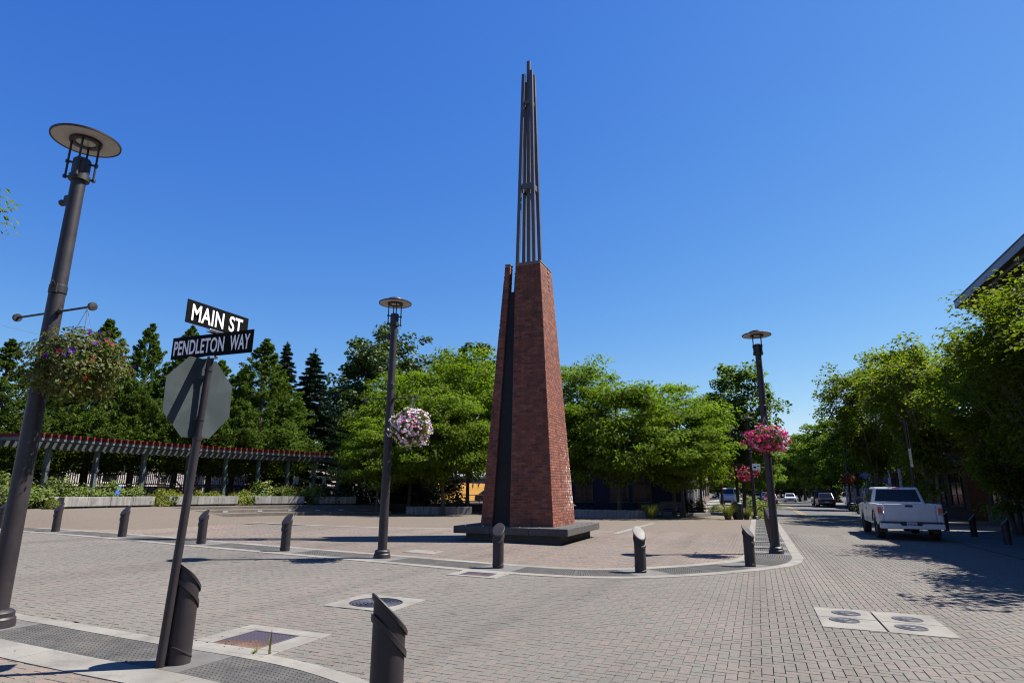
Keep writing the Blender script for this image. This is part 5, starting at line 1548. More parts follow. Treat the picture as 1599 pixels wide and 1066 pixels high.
# ------------------------------------------------------------------ buildings
def wall_windows(parent, p0, p1, z0, wins, fr_mat, thick=0.12, mull=(2, 3)):
    """windows on the wall line p0-p1 (local coords); wins: (u centre, z bottom, width, height)"""
    d = Vector((p1[0] - p0[0], p1[1] - p0[1], 0)); d.normalize()
    n = Vector((d.y, -d.x, 0))           # outward: right of p0->p1
    ang = math.atan2(d.y, d.x)
    for u, zb, wd, hg in wins:
        c = Vector((p0[0], p0[1], z0)) + d * u + Vector((0, 0, zb + hg / 2))
        mb = MB(); R3 = Matrix.Rotation(ang, 3, 'Z')
        def lb(dx, dz, sx_, sz_, dep=0.10, off=0.035): mb.box(c + R3 @ Vector((dx, -off, dz)), (sx_, dep, sz_), ang)
        t = 0.07
        lb(-wd / 2 + t / 2, 0, t, hg); lb(wd / 2 - t / 2, 0, t, hg); lb(0, hg / 2 - t / 2, wd - 2 * t, t); lb(0, -hg / 2 + t / 2, wd - 2 * t, t)
        for i in range(1, mull[0]): lb(-wd / 2 + wd * i / mull[0], 0, 0.04, hg - 2 * t, 0.06, 0.03)
        for j in range(1, mull[1]): lb(0, -hg / 2 + hg * j / mull[1], wd - 2 * t, 0.038, 0.05, 0.031)
        w_ = mb.build('window', fr_mat, parent)
        mb = MB(); mb.box(c + R3 @ Vector((0, -0.012, 0)), (wd - 2 * t, 0.016, hg - 2 * t), ang); mb.build('pane', M['window_glass'], w_)

# big building on the right with its deep eave
bd = thing('brick_building', 'large brick building with a deep dark roof eave at the right edge', 'building', (11.5, -2.4, -0.65))
mb = MB(); mb.box((4.0, 22.0, 6.6), (8.0, 33.6, 9.3)); mb.build('wall', M['shop_wall'], bd)
mb = MB(); mb.hexa([(-1.1, 2, 11.45), (11, 2, 11.45), (11, 39.1, 11.45), (-1.1, 39.1, 11.45)], [(-1.1, 2, 11.86), (11, 2, 12.6), (11, 39.1, 12.6), (-1.1, 39.1, 11.86)]); rf = mb.build('roof', M['roof_dark'], bd)
mb = MB(); 
for k in range(8):
    y0 = 2 + 37.12 * k / 8; y1 = 2 + 37.12 * (k + 1) / 8
    mb = MB(); mb.box((-1.115, (y0 + y1) / 2, 11.64), (0.03, y1 - y0 - 0.008, 0.36)); mb.build('fascia_board', M['fascia'], rf)
mb = MB(); mb.box((4.9, 39.115, 11.64), (12.0, 0.03, 0.36)); mb.build('fascia_board', M['fascia'], rf)
mb = MB(); mb.box((-1.10, 20.55, 11.85), (0.10, 37.2, 0.06)); mb.build('gutter', M['roof_dark'], rf)
mb = MB(); mb.box((0.3, 20.4, 11.36), (2.3, 36.6, 0.16)); mb.build('soffit', M['soffit'], rf)
for k in range(12):
    mb = MB(); mb.box((-0.35, 3.5 + 3.1 * k, 11.2), (1.1, 0.14, 0.18)); mb.build('eave_bracket', M['soffit'], bd)
# stone base of separate blocks between the doors, brick above
rs = random.Random(5)
for (ya, yb) in ((26.0, 31.6), (33.2, 35.6), (37.4, 38.8)):
    z = -0.3; row = 0
    while z < 2.0:
        y = ya - (0.3 if row % 2 else 0)
        while y < yb:
            l = rs.uniform(0.5, 0.9); y0, y1 = max(y, ya), min(y + l, yb)
            if y1 - y0 > 0.1:
                mb = MB(); mb.box((-0.05, (y0 + y1) / 2, z + 0.13), (0.12 + rs.uniform(0, 0.03), y1 - y0 - 0.015, 0.255)); mb.build('stone', M['stone'], bd)
            y += l
        z += 0.27; row += 1
    mb = MB(); mb.box((-0.06, (ya + yb) / 2, 2.06), (0.18, yb - ya, 0.10)); mb.build('stone_cap', M['stone'], bd)
# glazed door between the stone piers
for yc, wd in ((36.5, 1.6), (32.4, 1.4)):
    mb = MB(); x = -0.02
    for a, b, c, d in ((yc - wd / 2, 0.1, 0.12, 3.2), (yc + wd / 2, 0.1, 0.12, 3.2), (yc, 0.1, 0.10, 3.2)): mb.box((x, a, 1.4), (0.12, c, 3.2))
    for z in (-0.12, 0.75, 2.2, 3.0): mb.box((x - 0.003, yc, z), (0.10, wd - 0.12, 0.12))
    dr = mb.build('door_frame', M['teal_frame'], bd)
    mb = MB(); mb.box((0.0, yc, 1.4), (0.03, wd - 0.1, 3.1)); mb.build('door_glass', M['window_glass'], dr)
    mb = MB()
    for dz in (1.35,): 
        for dy in (-0.38, 0.38): mb.box((-0.03, yc + dy, dz), (0.01, 0.34, 0.30))
    mb.build('door_notice', M['sign_white'], dr)
    mb = MB(); mb.box((-0.25, yc, 3.4), (0.7, wd + 0.4, 0.12)); mb.build('door_hood', M['teal_frame'], bd)
bd2 = thing('brick_building', 'second brick shop with a lower dark roof edge behind the right trees', 'building', (13.0, 0, 0))
mb = MB(); mb.box((4.0, 43.0, 4.6), (8.0, 6.2, 9.8)); mb.build('wall', M['shop_wall'], bd2)
mb = MB(); mb.hexa([(-1.0, 39.4, 9.35), (9, 39.4, 9.35), (9, 46.2, 9.35), (-1.0, 46.2, 9.35)], [(-1.0, 39.4, 9.7), (9, 39.4, 10.3), (9, 46.2, 10.3), (-1.0, 46.2, 9.7)]); rf = mb.build('roof', M['roof_dark'], bd2)
mb = MB(); mb.box((-1.015, 42.8, 9.5), (0.03, 6.8, 0.34)); mb.build('fascia_board', M['fascia'], rf)
wall_windows(bd2, (0, 46.0), (0, 40.0), 0, [(1.6, 0.8, 1.8, 2.1), (4.4, 0.8, 1.8, 2.1), (1.6, 5.0, 1.4, 1.8), (4.4, 5.0, 1.4, 1.8)], M['window_frame'])
mb = MB(); mb.box((-0.05, 43.0, 0.2), (0.14, 6.2, 1.2)); mb.build('stone_base', M['stone'], bd2)
bd3 = thing('brick_building', 'low dark red brick shop row beyond the white truck', 'building', (12.6, 0, 0))
mb = MB(); mb.box((4.0, 61.0, 2.7), (8.0, 26.0, 6.2)); mb.build('wall', M['shop_wall'], bd3)
mb = MB(); mb.box((3.9, 61.0, 5.88), (8.4, 26.4, 0.22)); mb.build('parapet', M['stone'], bd3)
wall_windows(bd3, (0, 74.0), (0, 48.0), 0, [(2.5 + 4.2 * k, 0.5, 2.8, 2.3) for k in range(6)], M['window_frame'])
mb = MB(); mb.box((-0.6, 61.0, 3.1), (1.2, 25.0, 0.10)); mb.build('awning', M['roof_dark'], bd3)
bd4 = thing('blue_building', 'bright blue shop behind the distant parked cars', 'building', (11.6, 0, 0))
mb = MB(); mb.box((4.0, 88.0, 2.6), (8.0, 24.0, 6.2)); mb.build('wall', M['blue_wall'], bd4)
mb = MB(); mb.box((3.9, 88.0, 5.8), (8.4, 24.4, 0.2)); mb.build('parapet', M['white_paint'], bd4)
wall_windows(bd4, (0, 100.0), (0, 76.0), 0, [(3 + 4.5 * k, 0.4, 2.6, 2.3) for k in range(5)], M['white_paint'])
for k in range(5):
    mb = MB(); mb.box((-1.6, 50.0 + 4.6 * k, 1.5), (0.18, 0.18, 3.6)); mb.build('porch_post', M['white_paint'], bd3)

# navy building behind the plaza trees
nb = thing('navy_building', 'dark navy building with paned windows behind the trees right of the tower', 'building', (-11.0, 50.0, 0), math.radians(4))
mb = MB(); mb.box((0, 5.0, 1.9), (11.6, 10.0, 4.6)); mb.build('wall', M['navy'], nb)
mb = MB(); mb.box((0, 4.9, 4.3), (12.2, 10.4, 0.2)); mb.build('parapet', M['window_frame'], nb)
wall_windows(nb, (-5.8, 0), (5.8, 0), 0, [(1.7, 0.5, 1.5, 1.7), (3.5, 0.5, 1.5, 1.7), (6.4, 0.5, 1.5, 1.7), (8.2, 0.5, 1.5, 1.7)], M['window_frame'], mull=(3, 4))
aw = MB(); aw.hexa([(2.6, -1.3, 3.0), (6.0, -1.3, 3.0), (6.0, 0, 3.0), (2.6, 0, 3.0)], [(2.6, -1.3, 3.08), (6.0, -1.3, 3.08), (6.0, 0, 3.7), (2.6, 0, 3.7)]); a = aw.build('awning', M['metal_roof'], nb)
for k in range(9):
    mb = MB(); mb.bar((2.7 + 0.4 * k, -1.32, 3.10), (2.7 + 0.4 * k, -0.02, 3.72), 0.05, 0.05); mb.build('standing_seam', M['white_paint'], a)
sb_ = thing('shop_building', 'brown brick shop with pale columns on the left side of the street', 'building', (-7.6, 66.0, 0))
mb = MB(); mb.box((-3.0, 3.0, 2.0), (6.0, 18.0, 5.0)); mb.build('wall', M['tan_wall'], sb_)
mb = MB(); mb.box((-2.9, 3.0, 4.55), (6.6, 18.6, 0.24)); mb.build('parapet', M['stone'], sb_)
wall_windows(sb_, (0, -6.0), (0, 12.0), 0, [(2.0 + 3.5 * k, 0.3, 2.4, 2.2) for k in range(5)], M['window_frame'])
mb = MB(); mb.box((0.8, 4.5, 2.75), (1.6, 14.0, 0.14)); mb.build('porch_roof', M['roof_dark'], sb_)
for k in range(5):
    mb = MB(); mb.box((1.4, -2.0 + 3.2 * k, 1.2), (0.22, 0.22, 3.1)); mb.build('column', M['white_paint'], sb_)
sb2 = thing('shop_building', 'distant brown shop far down the left side of the street', 'building', (-8.0, 96.0, 0))
mb = MB(); mb.box((-3.0, 6.0, 2.0), (6.0, 26.0, 5.0)); mb.build('wall', M['tan_wall'], sb2)
wall_windows(sb2, (0, -7.0), (0, 19.0), 0, [(3.0 + 5 * k, 0.4, 2.6, 2.2) for k in range(5)], M['window_frame'])
mb = MB(); mb.box((-2.9, 6.0, 4.6), (6.4, 26.4, 0.2)); mb.build('parapet', M['stone'], sb2)
# grey roofed house and orange fence left of the tower
h1 = thing('lilac_house', 'low house with grey shingle roof and lilac wall above the orange fence', 'house', (-33.0, 71.0, gz(-33, 71)), math.radians(21.6))
mb = MB(); mb.box((0, 0, 1.2), (11.0, 7.0, 3.4)); mb.build('wall', M['lilac_wall'], h1)
mb = MB(); mb.hexa([(-6, -4.1, 2.75), (6, -4.1, 2.75), (6, 4.1, 2.75), (-6, 4.1, 2.75)], [(-5.2, -0.2, 5.4), (5.2, -0.2, 5.4), (5.2, 0.2, 5.4), (-5.2, 0.2, 5.4)]); rf = mb.build('roof', M['roof_grey'], h1)
mb = MB(); mb.box((0, -4.12, 2.72), (12.0, 0.05, 0.22)); mb.build('gutter', M['white_paint'], rf)
wall_windows(h1, (-5.5, -3.5), (5.5, -3.5), 0, [(6.6, 0.6, 1.2, 1.2), (9.4, 0.5, 1.6, 1.5), (2.5, 0.6, 1.2, 1.2)], M['white_paint'], mull=(2, 2))
fn = thing('wooden_fence', 'sunlit orange board fence between the trees left of the tower', 'fence', (-27.9, 51.5, gz(-27.9, 51.5)), math.radians(84.0))
fb = MB(); fb.box((0, 0, 0.95), (0.142, 0.025, 1.95)); fme = fb.mesh('board', M['fence_orange'])
for k in range(62):
    o = link('board', fme, fn); o.location = (0.15 * k, 0, rs.uniform(-0.02, 0.02))
for k in range(5):
    mb = MB(); mb.box((0.05 + 2.3 * k, 0.07, 0.9), (0.1, 0.1, 1.9)); mb.build('fence_post', M['fence_orange'], fn)
for z in (0.4, 1.5):
    mb = MB(); mb.box((4.6, 0.04, z), (9.2, 0.04, 0.09)); mb.build('fence_rail', M['fence_orange'], fn)
# handrail by the car park
hr = thing('handrail', 'dark tubular handrail in front of the orange fence', 'railing', (-21.2, 42.5, gz(-21, 42)), math.radians(20))
for k in range(6):
    mb = MB(); mb.tube([(0.85 * k, 0, -0.05), (0.85 * k, 0, 1.0)], 0.03, 8); mb.build('baluster', M['rail_brown'], hr)
for z in (0.55, 1.0):
    mb = MB(); mb.tube([(-0.05, 0, z), (4.3, 0, z)], 0.03, 8); mb.build('rail', M['rail_brown'], hr)

# pale houses and railings behind the cedars
def pale_house(label, x, y, rz, wd, dp, hg, wall, porch=True, deck=True):
    t = thing('pale_house', label, 'house', (x, y, gz(x, y) + TER), rz)
    mb = MB(); mb.box((0, 0, hg / 2 - 0.2), (wd, dp, hg + 0.4)); mb.build('wall', M[wall], t)
    mb = MB(); mb.hexa([(-wd / 2 - 0.5, -dp / 2 - 0.5, hg), (wd / 2 + 0.5, -dp / 2 - 0.5, hg), (wd / 2 + 0.5, dp / 2 + 0.5, hg), (-wd / 2 - 0.5, dp / 2 + 0.5, hg)], [(-wd / 2, -0.1, hg + 1.6), (wd / 2, -0.1, hg + 1.6), (wd / 2, 0.1, hg + 1.6), (-wd / 2, 0.1, hg + 1.6)]); mb.build('roof', M['roof_grey'], t)
    wall_windows(t, (-wd / 2, -dp / 2), (wd / 2, -dp / 2), 0, [(wd * f, 1.0, 1.1, 1.2) for f in (0.2, 0.45, 0.8)], M['white_paint'], mull=(2, 2))
    if deck:
        mb = MB(); mb.box((0, -dp / 2 - 1.4, 0.75), (wd, 2.8, 0.14)); dk = mb.build('deck', M['rail_brown'], t)
        mb = MB(); mb.box((0, -dp / 2 - 2.78, 0.3), (wd, 0.05, 0.9)); mb.build('deck_skirt', M['white_paint'], t)
        mb = MB(); mb.box((0, -dp / 2 - 2.75, 1.75), (wd, 0.1, 0.07)); mb.box((0, -dp / 2 - 2.75, 0.95), (wd, 0.07, 0.06)); rl = mb.build('rail', M['rail_brown'], t)
        bm_ = MB(); bm_.box((0, 0, 0), (0.045, 0.045, 0.74)); bme = bm_.mesh('baluster', M['white_paint'])
        for k in range(int(wd / 0.13)):
            o = link('baluster', bme, rl); o.location = (-wd / 2 + 0.07 + 0.13 * k, -dp / 2 - 2.75, 1.345)
    return t
pale_house('pale house with a white balustraded deck behind the first planter', -40.5, 24.0, math.radians(90), 9.0, 6.0, 3.2, 'pink_wall')
pale_house('pale house with a white balustraded deck behind the cedars near the sign post', -41.5, 35.0, math.radians(75), 7.0, 6.0, 3.2, 'pink_wall')
st = thing('stairs', 'red-brown outdoor stairs in front of the pale house', 'stairs', (-35.6, 31.0, gz(-35, 31) + TER), math.radians(80))
for k in range(5):
    mb = MB(); mb.box((0, 0.3 * k, 0.09 + 0.17 * k), (1.2, 0.32, 0.165)); mb.build('step', M['stair_red'], st)
for s_ in (-0.65, 0.65):
    mb = MB(); mb.bar((s_, -0.1, 0.9), (s_, 1.4, 1.75), 0.06, 0.08); mb.bar((s_, -0.1, 0), (s_, -0.1, 0.95), 0.07, 0.07, up=(0, 1, 0)); mb.build('rail', M['rail_brown'], st)
fe = thing('metal_fence', 'thin dark picket fence between the shrubs and the cedars', 'fence', (*AC, 0))
pk = MB(); pk.box((0, 0, 0), (0.022, 0.022, 1.05)); pme = pk.mesh('picket', M['black'])
cnt = 0
for i in range(190):
    deg = 188 - 45 * i / 189
    c, s = math.cos(math.radians(deg)), math.sin(math.radians(deg)); r = 26.9
    o = link('picket', pme, fe); o.location = (r * c, r * s, gz(AC[0] + r * c, AC[1] + r * s) + TER + 0.55); o.rotation_euler = (0, 0, math.radians(deg))
for zz in (0.2, 1.02):
    mb = MB(); pts = []
    for i in range(40):
        t_ = math.radians(188 - 45 * i / 39); pts.append((26.9 * math.cos(t_), 26.9 * math.sin(t_), gz(AC[0] + 26.9 * math.cos(t_), AC[1] + 26.9 * math.sin(t_)) + TER + zz))
    mb.tube(pts, 0.02, 6); mb.build('rail', M['black'], fe)
# blue barrel between the shrubs
x, y, z = pol(24.5, 175.3, TER)
bb = thing('blue_barrel', 'bright blue plastic barrel among the pale shrubs', 'barrel', (x, y, z))
mb = MB(); mb.lathe([(0.19, 0), (0.21, 0.05), (0.225, 0.4), (0.23, 0.42), (0.225, 0.45), (0.21, 0.85), (0.18, 0.9), (0.0, 0.9)], 20); mb.build('drum', M['blue_plastic'], bb, smooth=True)
mb = MB(); mb.lathe([(0.23, 0.86), (0.235, 0.9), (0.18, 0.97), (0.05, 0.98), (0.0, 0.98)], 20); mb.build('lid', M['blue_plastic'], bb, smooth=True)
# notices under the pergola end
for i, (r, deg, z0, wd, hg, lab) in enumerate(((26.3, 150.9, 1.15, 0.34, 0.5, 'pale notice board under the end of the pergola, left one'), (26.3, 148.6, 0.8, 0.38, 0.5, 'pale notice board under the end of the pergola, middle one'), (26.3, 146.9, 1.2, 0.24, 0.5, 'narrow white notice under the end of the pergola'))):
    x, y, z = pol(r, deg, TER)
    t = thing('notice_board', lab, 'sign', (x, y, z), math.radians(deg + 90))
    mb = MB(); mb.box((0, 0, z0 + hg / 2), (wd, 0.02, hg)); mb.build('board', M['plate'], t)
    mb = MB(); mb.box((0, 0.03, z0 / 2), (0.05, 0.04, z0 + 0.2)); mb.build('post', M['black'], t)
# pale trellis fence in the sun behind the pergola end
tf = thing('trellis_fence', 'sunlit pale trellis fence seen under the trees left of the middle lamp', 'fence', (-30.2, 47.0, gz(-30, 47) + 0.1), math.radians(18))
for k in range(26):
    mb = MB(); mb.box((0.14 * k, 0, 0.9), (0.09, 0.025, 1.5)); mb.build('slat', M['pink_wall'], tf)
for z in (0.25, 1.5):
    mb = MB(); mb.box((1.75, 0.03, z), (3.7, 0.04, 0.08)); mb.build('rail', M['pink_wall'], tf)
# bicycle parked under the trees
bk = thing('bicycle', 'bicycle standing in the shade before the pale trellis fence', 'bicycle', (-23.6, 34.8, gz(-23.6, 34.8) + 0.02), math.radians(25))
for dx in (-0.52, 0.52):
    mb = MB(); mb.tube([(dx + 0.33 * math.cos(a), 0, 0.34 + 0.33 * math.sin(a)) for a in np.linspace(0, 6.283, 25)], 0.018, 6, caps=False); w_ = mb.build('wheel', M['tyre'], bk)
    mb = MB()
    for a in np.linspace(0, 3.14, 7)[:-1]: mb.tube([(dx + 0.32 * math.cos(a), 0, 0.34 + 0.32 * math.sin(a)), (dx - 0.32 * math.cos(a), 0, 0.34 - 0.32 * math.sin(a))], 0.004, 4)
    mb.build('spokes', M['stud'], w_)
mb = MB()
for a, b in (((-0.52, 0, 0.34), (-0.15, 0, 0.85)), ((-0.15, 0, 0.85), (0.35, 0, 0.8)), ((-0.08, 0, 0.3), (0.37, 0, 0.72)), ((-0.08, 0, 0.3), (-0.17, 0, 0.92)), ((-0.52, 0, 0.34), (-0.08, 0, 0.3)), ((0.52, 0, 0.34), (0.33, 0, 0.95))): mb.tube([a, b], 0.018, 7)
mb.build('frame', M['chrome'], bk)
mb = MB(); mb.box((-0.18, 0, 0.94), (0.24, 0.12, 0.05)); mb.build('saddle', M['black'], bk, bevel=0.02)
mb = MB(); mb.tube([(0.28, -0.27, 1.0), (0.33, 0, 0.97), (0.28, 0.27, 1.0)], 0.016, 6); mb.build('handlebar', M['black'], bk)

# ------------------------------------------------------------------ picnic tables, bin, wheel stop
def picnic(label, x, y, rz):
    t = thing('picnic_table', label, 'picnic table', (x, y, gz(x, y)), rz, 'dark picnic tables behind the low wall')
    for k in range(5):
        mb = MB(); mb.box((0, -0.32 + 0.16 * k, 0.75), (1.8, 0.145, 0.04)); mb.build('tabletop_plank', M['navy'], t)
    for s in (-0.68, 0.68):
        mb = MB(); mb.box((0, s, 0.45), (1.8, 0.26, 0.04)); mb.build('bench_seat', M['navy'], t)
    for s in (-0.65, 0.65):
        mb = MB(); mb.bar((s, -0.62, 0), (s, -0.2, 0.72), 0.05, 0.05); mb.bar((s, 0.62, 0), (s, 0.2, 0.72), 0.05, 0.05); mb.bar((s, -0.75, 0.41), (s, 0.75, 0.41), 0.045, 0.05); mb.build('leg_frame', M['black'], t)
picnic('dark picnic table nearest the tower behind the low wall', -10.6, 39.2, 0.1)
picnic('dark picnic table in the middle behind the low wall', -8.4, 40.2, 0.2)
picnic('dark picnic table behind the right end of the low wall', -6.6, 41.0, -0.1)
bt = thing('bench', 'black metal bench at the right end of the low wall', 'bench', (-4.9, 38.6, gz(-4.9, 38.6)), math.radians(15))
for k in range(4):
    mb = MB(); mb.box((0, -0.18 + 0.12 * k, 0.45), (1.3, 0.10, 0.035)); mb.build('seat_slat', M['black'], bt)
for k in range(3):
    mb = MB(); mb.box((0, 0.27 + 0.03 * k, 0.60 + 0.13 * k), (1.3, 0.03, 0.10)); mb.build('back_slat', M['black'], bt)
for s in (-0.55, 0.55):
    mb = MB(); mb.box((s, -0.18, 0.22), (0.06, 0.06, 0.44)); mb.box((s, 0.24, 0.45), (0.06, 0.06, 0.9)); mb.box((s, 0.03, 0.42), (0.05, 0.36, 0.05)); mb.build('leg_frame', M['black'], bt)
bn = thing('litter_bin', 'black cylindrical litter bin among the grasses by the street', 'litter bin', (-1.2, 39.7, gz(-1.2, 39.7)))
mb = MB(); mb.lathe([(0.26, 0.0), (0.26, 0.04), (0.30, 0.06), (0.30, 0.82), (0.0, 0.82)], 24); mb.build('body', M['black'], bn, smooth=True)
for k in range(16):
    a = 6.283 * k / 16; mb = MB(); mb.box((0.306 * math.cos(a), 0.306 * math.sin(a), 0.44), (0.02, 0.06, 0.74), a); mb.build('slat', M['bollard_paint'], bn)
mb = MB(); mb.lathe([(0.32, 0.82), (0.32, 0.88), (0.26, 0.96), (0.14, 1.0), (0.14, 0.93), (0.0, 0.93)], 24); mb.build('lid', M['black'], bn, smooth=True)
ws = thing('wheel_stop', 'pale concrete wheel stop lying on the pavement right of the plaza', 'wheel stop', (-3.9, 42.5, gz(-3.9, 42.5)), math.radians(38))
mb = MB(); mb.prism([(-0.12, 0), (0.12, 0), (0.07, 0.2), (-0.07, 0.2)], -1.1, 1.1, lambda u, v, w_: (w_, u, v)); mb.build('kerb_block', M['concrete'], ws, bevel=0.02)

# banner pole on the right pavement
bp = thing('banner_pole', 'dark pole with a dark fabric banner among the right-hand trees', 'banner', (7.4, 36.8, gz(7.4, 36.8)))
mb = MB(); mb.lathe([(0.15, 0), (0.15, 0.15), (0.085, 0.2), (0.075, 5.4), (0.0, 5.4)], 16); mb.build('pole', M['lamp_paint'], bp, smooth=True)
mb = MB(); mb.box((-0.05, -0.45, 3.4), (0.03, 0.60, 0.9)); bnr = mb.build('banner', M['car_dark'], bp)
mb = MB()
for z in (3.65, 3.5, 3.2, 3.1): mb.box((-0.068, -0.45, z), (0.004, 0.40, 0.05))
mb.build('banner_stripes', M['plate'], bnr)
for z in (2.93, 3.87):
    mb = MB(); mb.tube([(0, 0, z), (0, -0.8, z)], 0.016, 8); mb.build('banner_arm', M['lamp_paint'], bp)
lp2 = make_lamp('street lamp pole on the right pavement with a red basket', 8.0, 66.0, math.radians(90), full=False)
make_basket('small red hanging basket on the far right pavement', 8.0, 65.5, gz(8, 65.5) + 3.59, 0.6, 0.8, [('petal_red', 260, 0.07, 0)], 25, 500, lf=0.10)

# overhead cables
def cable(label, a, b, sag):
    pts = []
    for i in range(25):
        f = i / 24; pts.append((a[0] + (b[0] - a[0]) * f, a[1] + (b[1] - a[1]) * f, a[2] + (b[2] - a[2]) * f - sag * 4 * f * (1 - f)))
    mb = MB(); mb.tube(pts, 0.016, 5); o = mb.build('overhead_cable', M['cable']); tag(o, label, 'cable', 'overhead cables at the left edge')
cable('topmost overhead cable crossing the sky behind the near lamp post', (-63, 22, 16.2), (-48, 66, 12.5), 0.6)
cable('middle overhead cable just above the left cedar tops', (-63, 22, 13.6), (-48, 66, 10.6), 0.6)
cable('lowest overhead cable touching the left cedar tops', (-63, 22, 12.9), (-48, 66, 9.9), 0.6)
for x, y, l in ((-63, 22, 'utility pole beyond the left frame edge'), (-48, 66, 'utility pole hidden behind the cedars')):
    t = thing('utility_pole', l, 'utility pole', (x, y, gz(x, y)))
    mb = MB(); mb.tube([(0, 0, -0.2), (0, 0, 17.0)], [0.18, 0.13], 12); mb.build('pole', M['bark'], t, smooth=True)
    mb = MB(); mb.box((0, 0, 16.0 if y < 40 else 12.4), (0.12, 2.2, 0.14)); mb.build('cross_arm', M['bark'], t)

# ------------------------------------------------------------------ vehicles (local: +Y forwards, rear bumper at y=0)
def wheel(parent, x, y, r, wd, side):
    Rm = Matrix.Rotation(math.pi / 2, 3, 'Y')
    mb = MB(); h = wd / 2
    mb.lathe([(r * 0.58, -h), (r * 0.92, -h), (r, -h * 0.7), (r, h * 0.7), (r * 0.92, h), (r * 0.58, h), (r * 0.58, -h)], 28, (0, 0, 0), M=Rm, caps=False)
    w_ = mb.build('wheel', M['tyre'], parent, smooth=True); w_.location = (x, y, r)
    mb = MB(); o = side * h * 0.75
    mb.lathe([(0.0, o - side * 0.02), (r * 0.15, o), (r * 0.2, o - side * 0.03), (r * 0.5, o - side * 0.02), (r * 0.6, o)], 24, M=Rm); mb.build('rim', M['rim'], w_, smooth=True)
def arch_profile(front, rear, arches, zb):
    """side outline with wheel arches cut in the bottom edge: rear->front top given separately"""
    out = []
    for (yc, r) in arches:
        for k in range(11):
            a = math.pi - math.pi * k / 10
            out.append((yc + r * math.cos(a), max(zb, zb + r * math.sin(a))))
    return out
def glass_quad(parent, pts, name='window'):
    """a 6 mm thick pane through four points"""
    a, b, c, d = [Vector(p) for p in pts]
    n = (b - a).cross(d - a).normalized() * 0.006
    mb = MB(); mb.hexa([a, b, c, d], [a + n, b + n, c + n, d + n]); return mb.build(name, M['car_glass'], parent)

tk = thing('pickup_truck', 'white pickup truck seen from behind in the shade on the right of the road', 'truck', (4.98, 26.0, gz(4.98, 27.5)), math.radians(-1.5))
W2 = 0.99
# lower body with wheel arches, one side outline pushed across
out = [(0.12, 0.62), (0.35, 0.55)] + arch_profile(0, 0, [(1.05, 0.47)], 0.52) + [(2.0, 0.50)] + arch_profile(0, 0, [(4.75, 0.47)], 0.52) + [(5.55, 0.52), (5.62, 0.75), (5.58, 1.10), (5.3, 1.20), (4.15, 1.24), (2.15, 1.24), (2.15, 0.95), (0.12, 0.95)]
mb = MB(); mb.prism(out, -W2, W2, lambda u, v, w_: (w_, u, v)); mb.build('body', M['truck_white'], tk, bevel=0.04, tri=False, seg=3)
for s in (-1, 1):
    prof = [(0.10, 0.66), (0.14, 0.62), (0.5, 0.62)] + [(1.05 + 0.47 * math.cos(math.pi - math.pi * k / 10), 0.62 + 0.42 * math.sin(math.pi * k / 10)) for k in range(11)] + [(2.05, 0.62), (2.12, 0.64), (2.12, 1.27), (0.10, 1.27)]
    mb = MB(); mb.prism(prof, s * 0.90, s * (W2 + 0.025), lambda u, v, w_: (w_, u, v)); bs_ = mb.build('bed_side', M['truck_white'], tk, bevel=0.03, seg=3)
    # arch lip
    mb = MB(); mb.tube([(s * (W2 + 0.015), 1.05 + 0.47 * math.cos(a), 0.62 + 0.42 * math.sin(a)) for a in np.linspace(0, math.pi, 13)], 0.022, 7); mb.build('arch_lip', M['black'], bs_, smooth=True)
mb = MB(); mb.box((0, 0.115, 0.955), (1.58, 0.09, 0.63)); tg = mb.build('tailgate', M['truck_white'], tk, bevel=0.022, seg=3)
mb = MB(); mb.box((0, 0.064, 0.93), (1.36, 0.012, 0.40)); mb.build('tailgate_panel', M['truck_white'], tg, bevel=0.005)
mb = MB(); mb.box((0, 0.062, 1.20), (0.24, 0.02, 0.075)); mb.build('handle', M['black'], tg, bevel=0.01)
for s in (-1, 1):
    mb = MB(); mb.box((s * 0.90, 0.14, 0.95), (0.17, 0.12, 0.62)); mb.build('corner_post', M['truck_white'], tk, bevel=0.025, seg=3)
    mb = MB(); mb.box((s * 0.925, 0.085, 1.02), (0.125, 0.06, 0.25)); tl = mb.build('tail_light', M['tail_red'], tk, bevel=0.015)
    mb = MB(); mb.box((s * 0.925, 0.05, 0.925), (0.10, 0.012, 0.045)); mb.build('reverse_light', M['plate'], tl)
mb = MB(); mb.prism([(-0.98, 0.42), (0.98, 0.42), (0.98, 0.60), (0.36, 0.60), (0.30, 0.53), (-0.30, 0.53), (-0.36, 0.60), (-0.98, 0.60)], -0.10, 0.09, lambda u, v, w_: (u, w_, v)); bp_ = mb.build('rear_bumper', M['truck_white'], tk, bevel=0.02)
mb = MB(); mb.box((0, 0.02, 0.64), (1.86, 0.12, 0.05)); mb.build('step_pad', M['black'], bp_)
mb = MB(); mb.box((0, -0.07, 0.575), (0.31, 0.012, 0.155)); pl = mb.build('number_plate', M['plate'], tk, bevel=0.003)
mb = MB()
for k in range(6): mb.box((-0.105 + 0.042 * k, -0.079, 0.57), (0.022, 0.003, 0.06))
mb.build('plate_marks', M['car_blue'], pl)
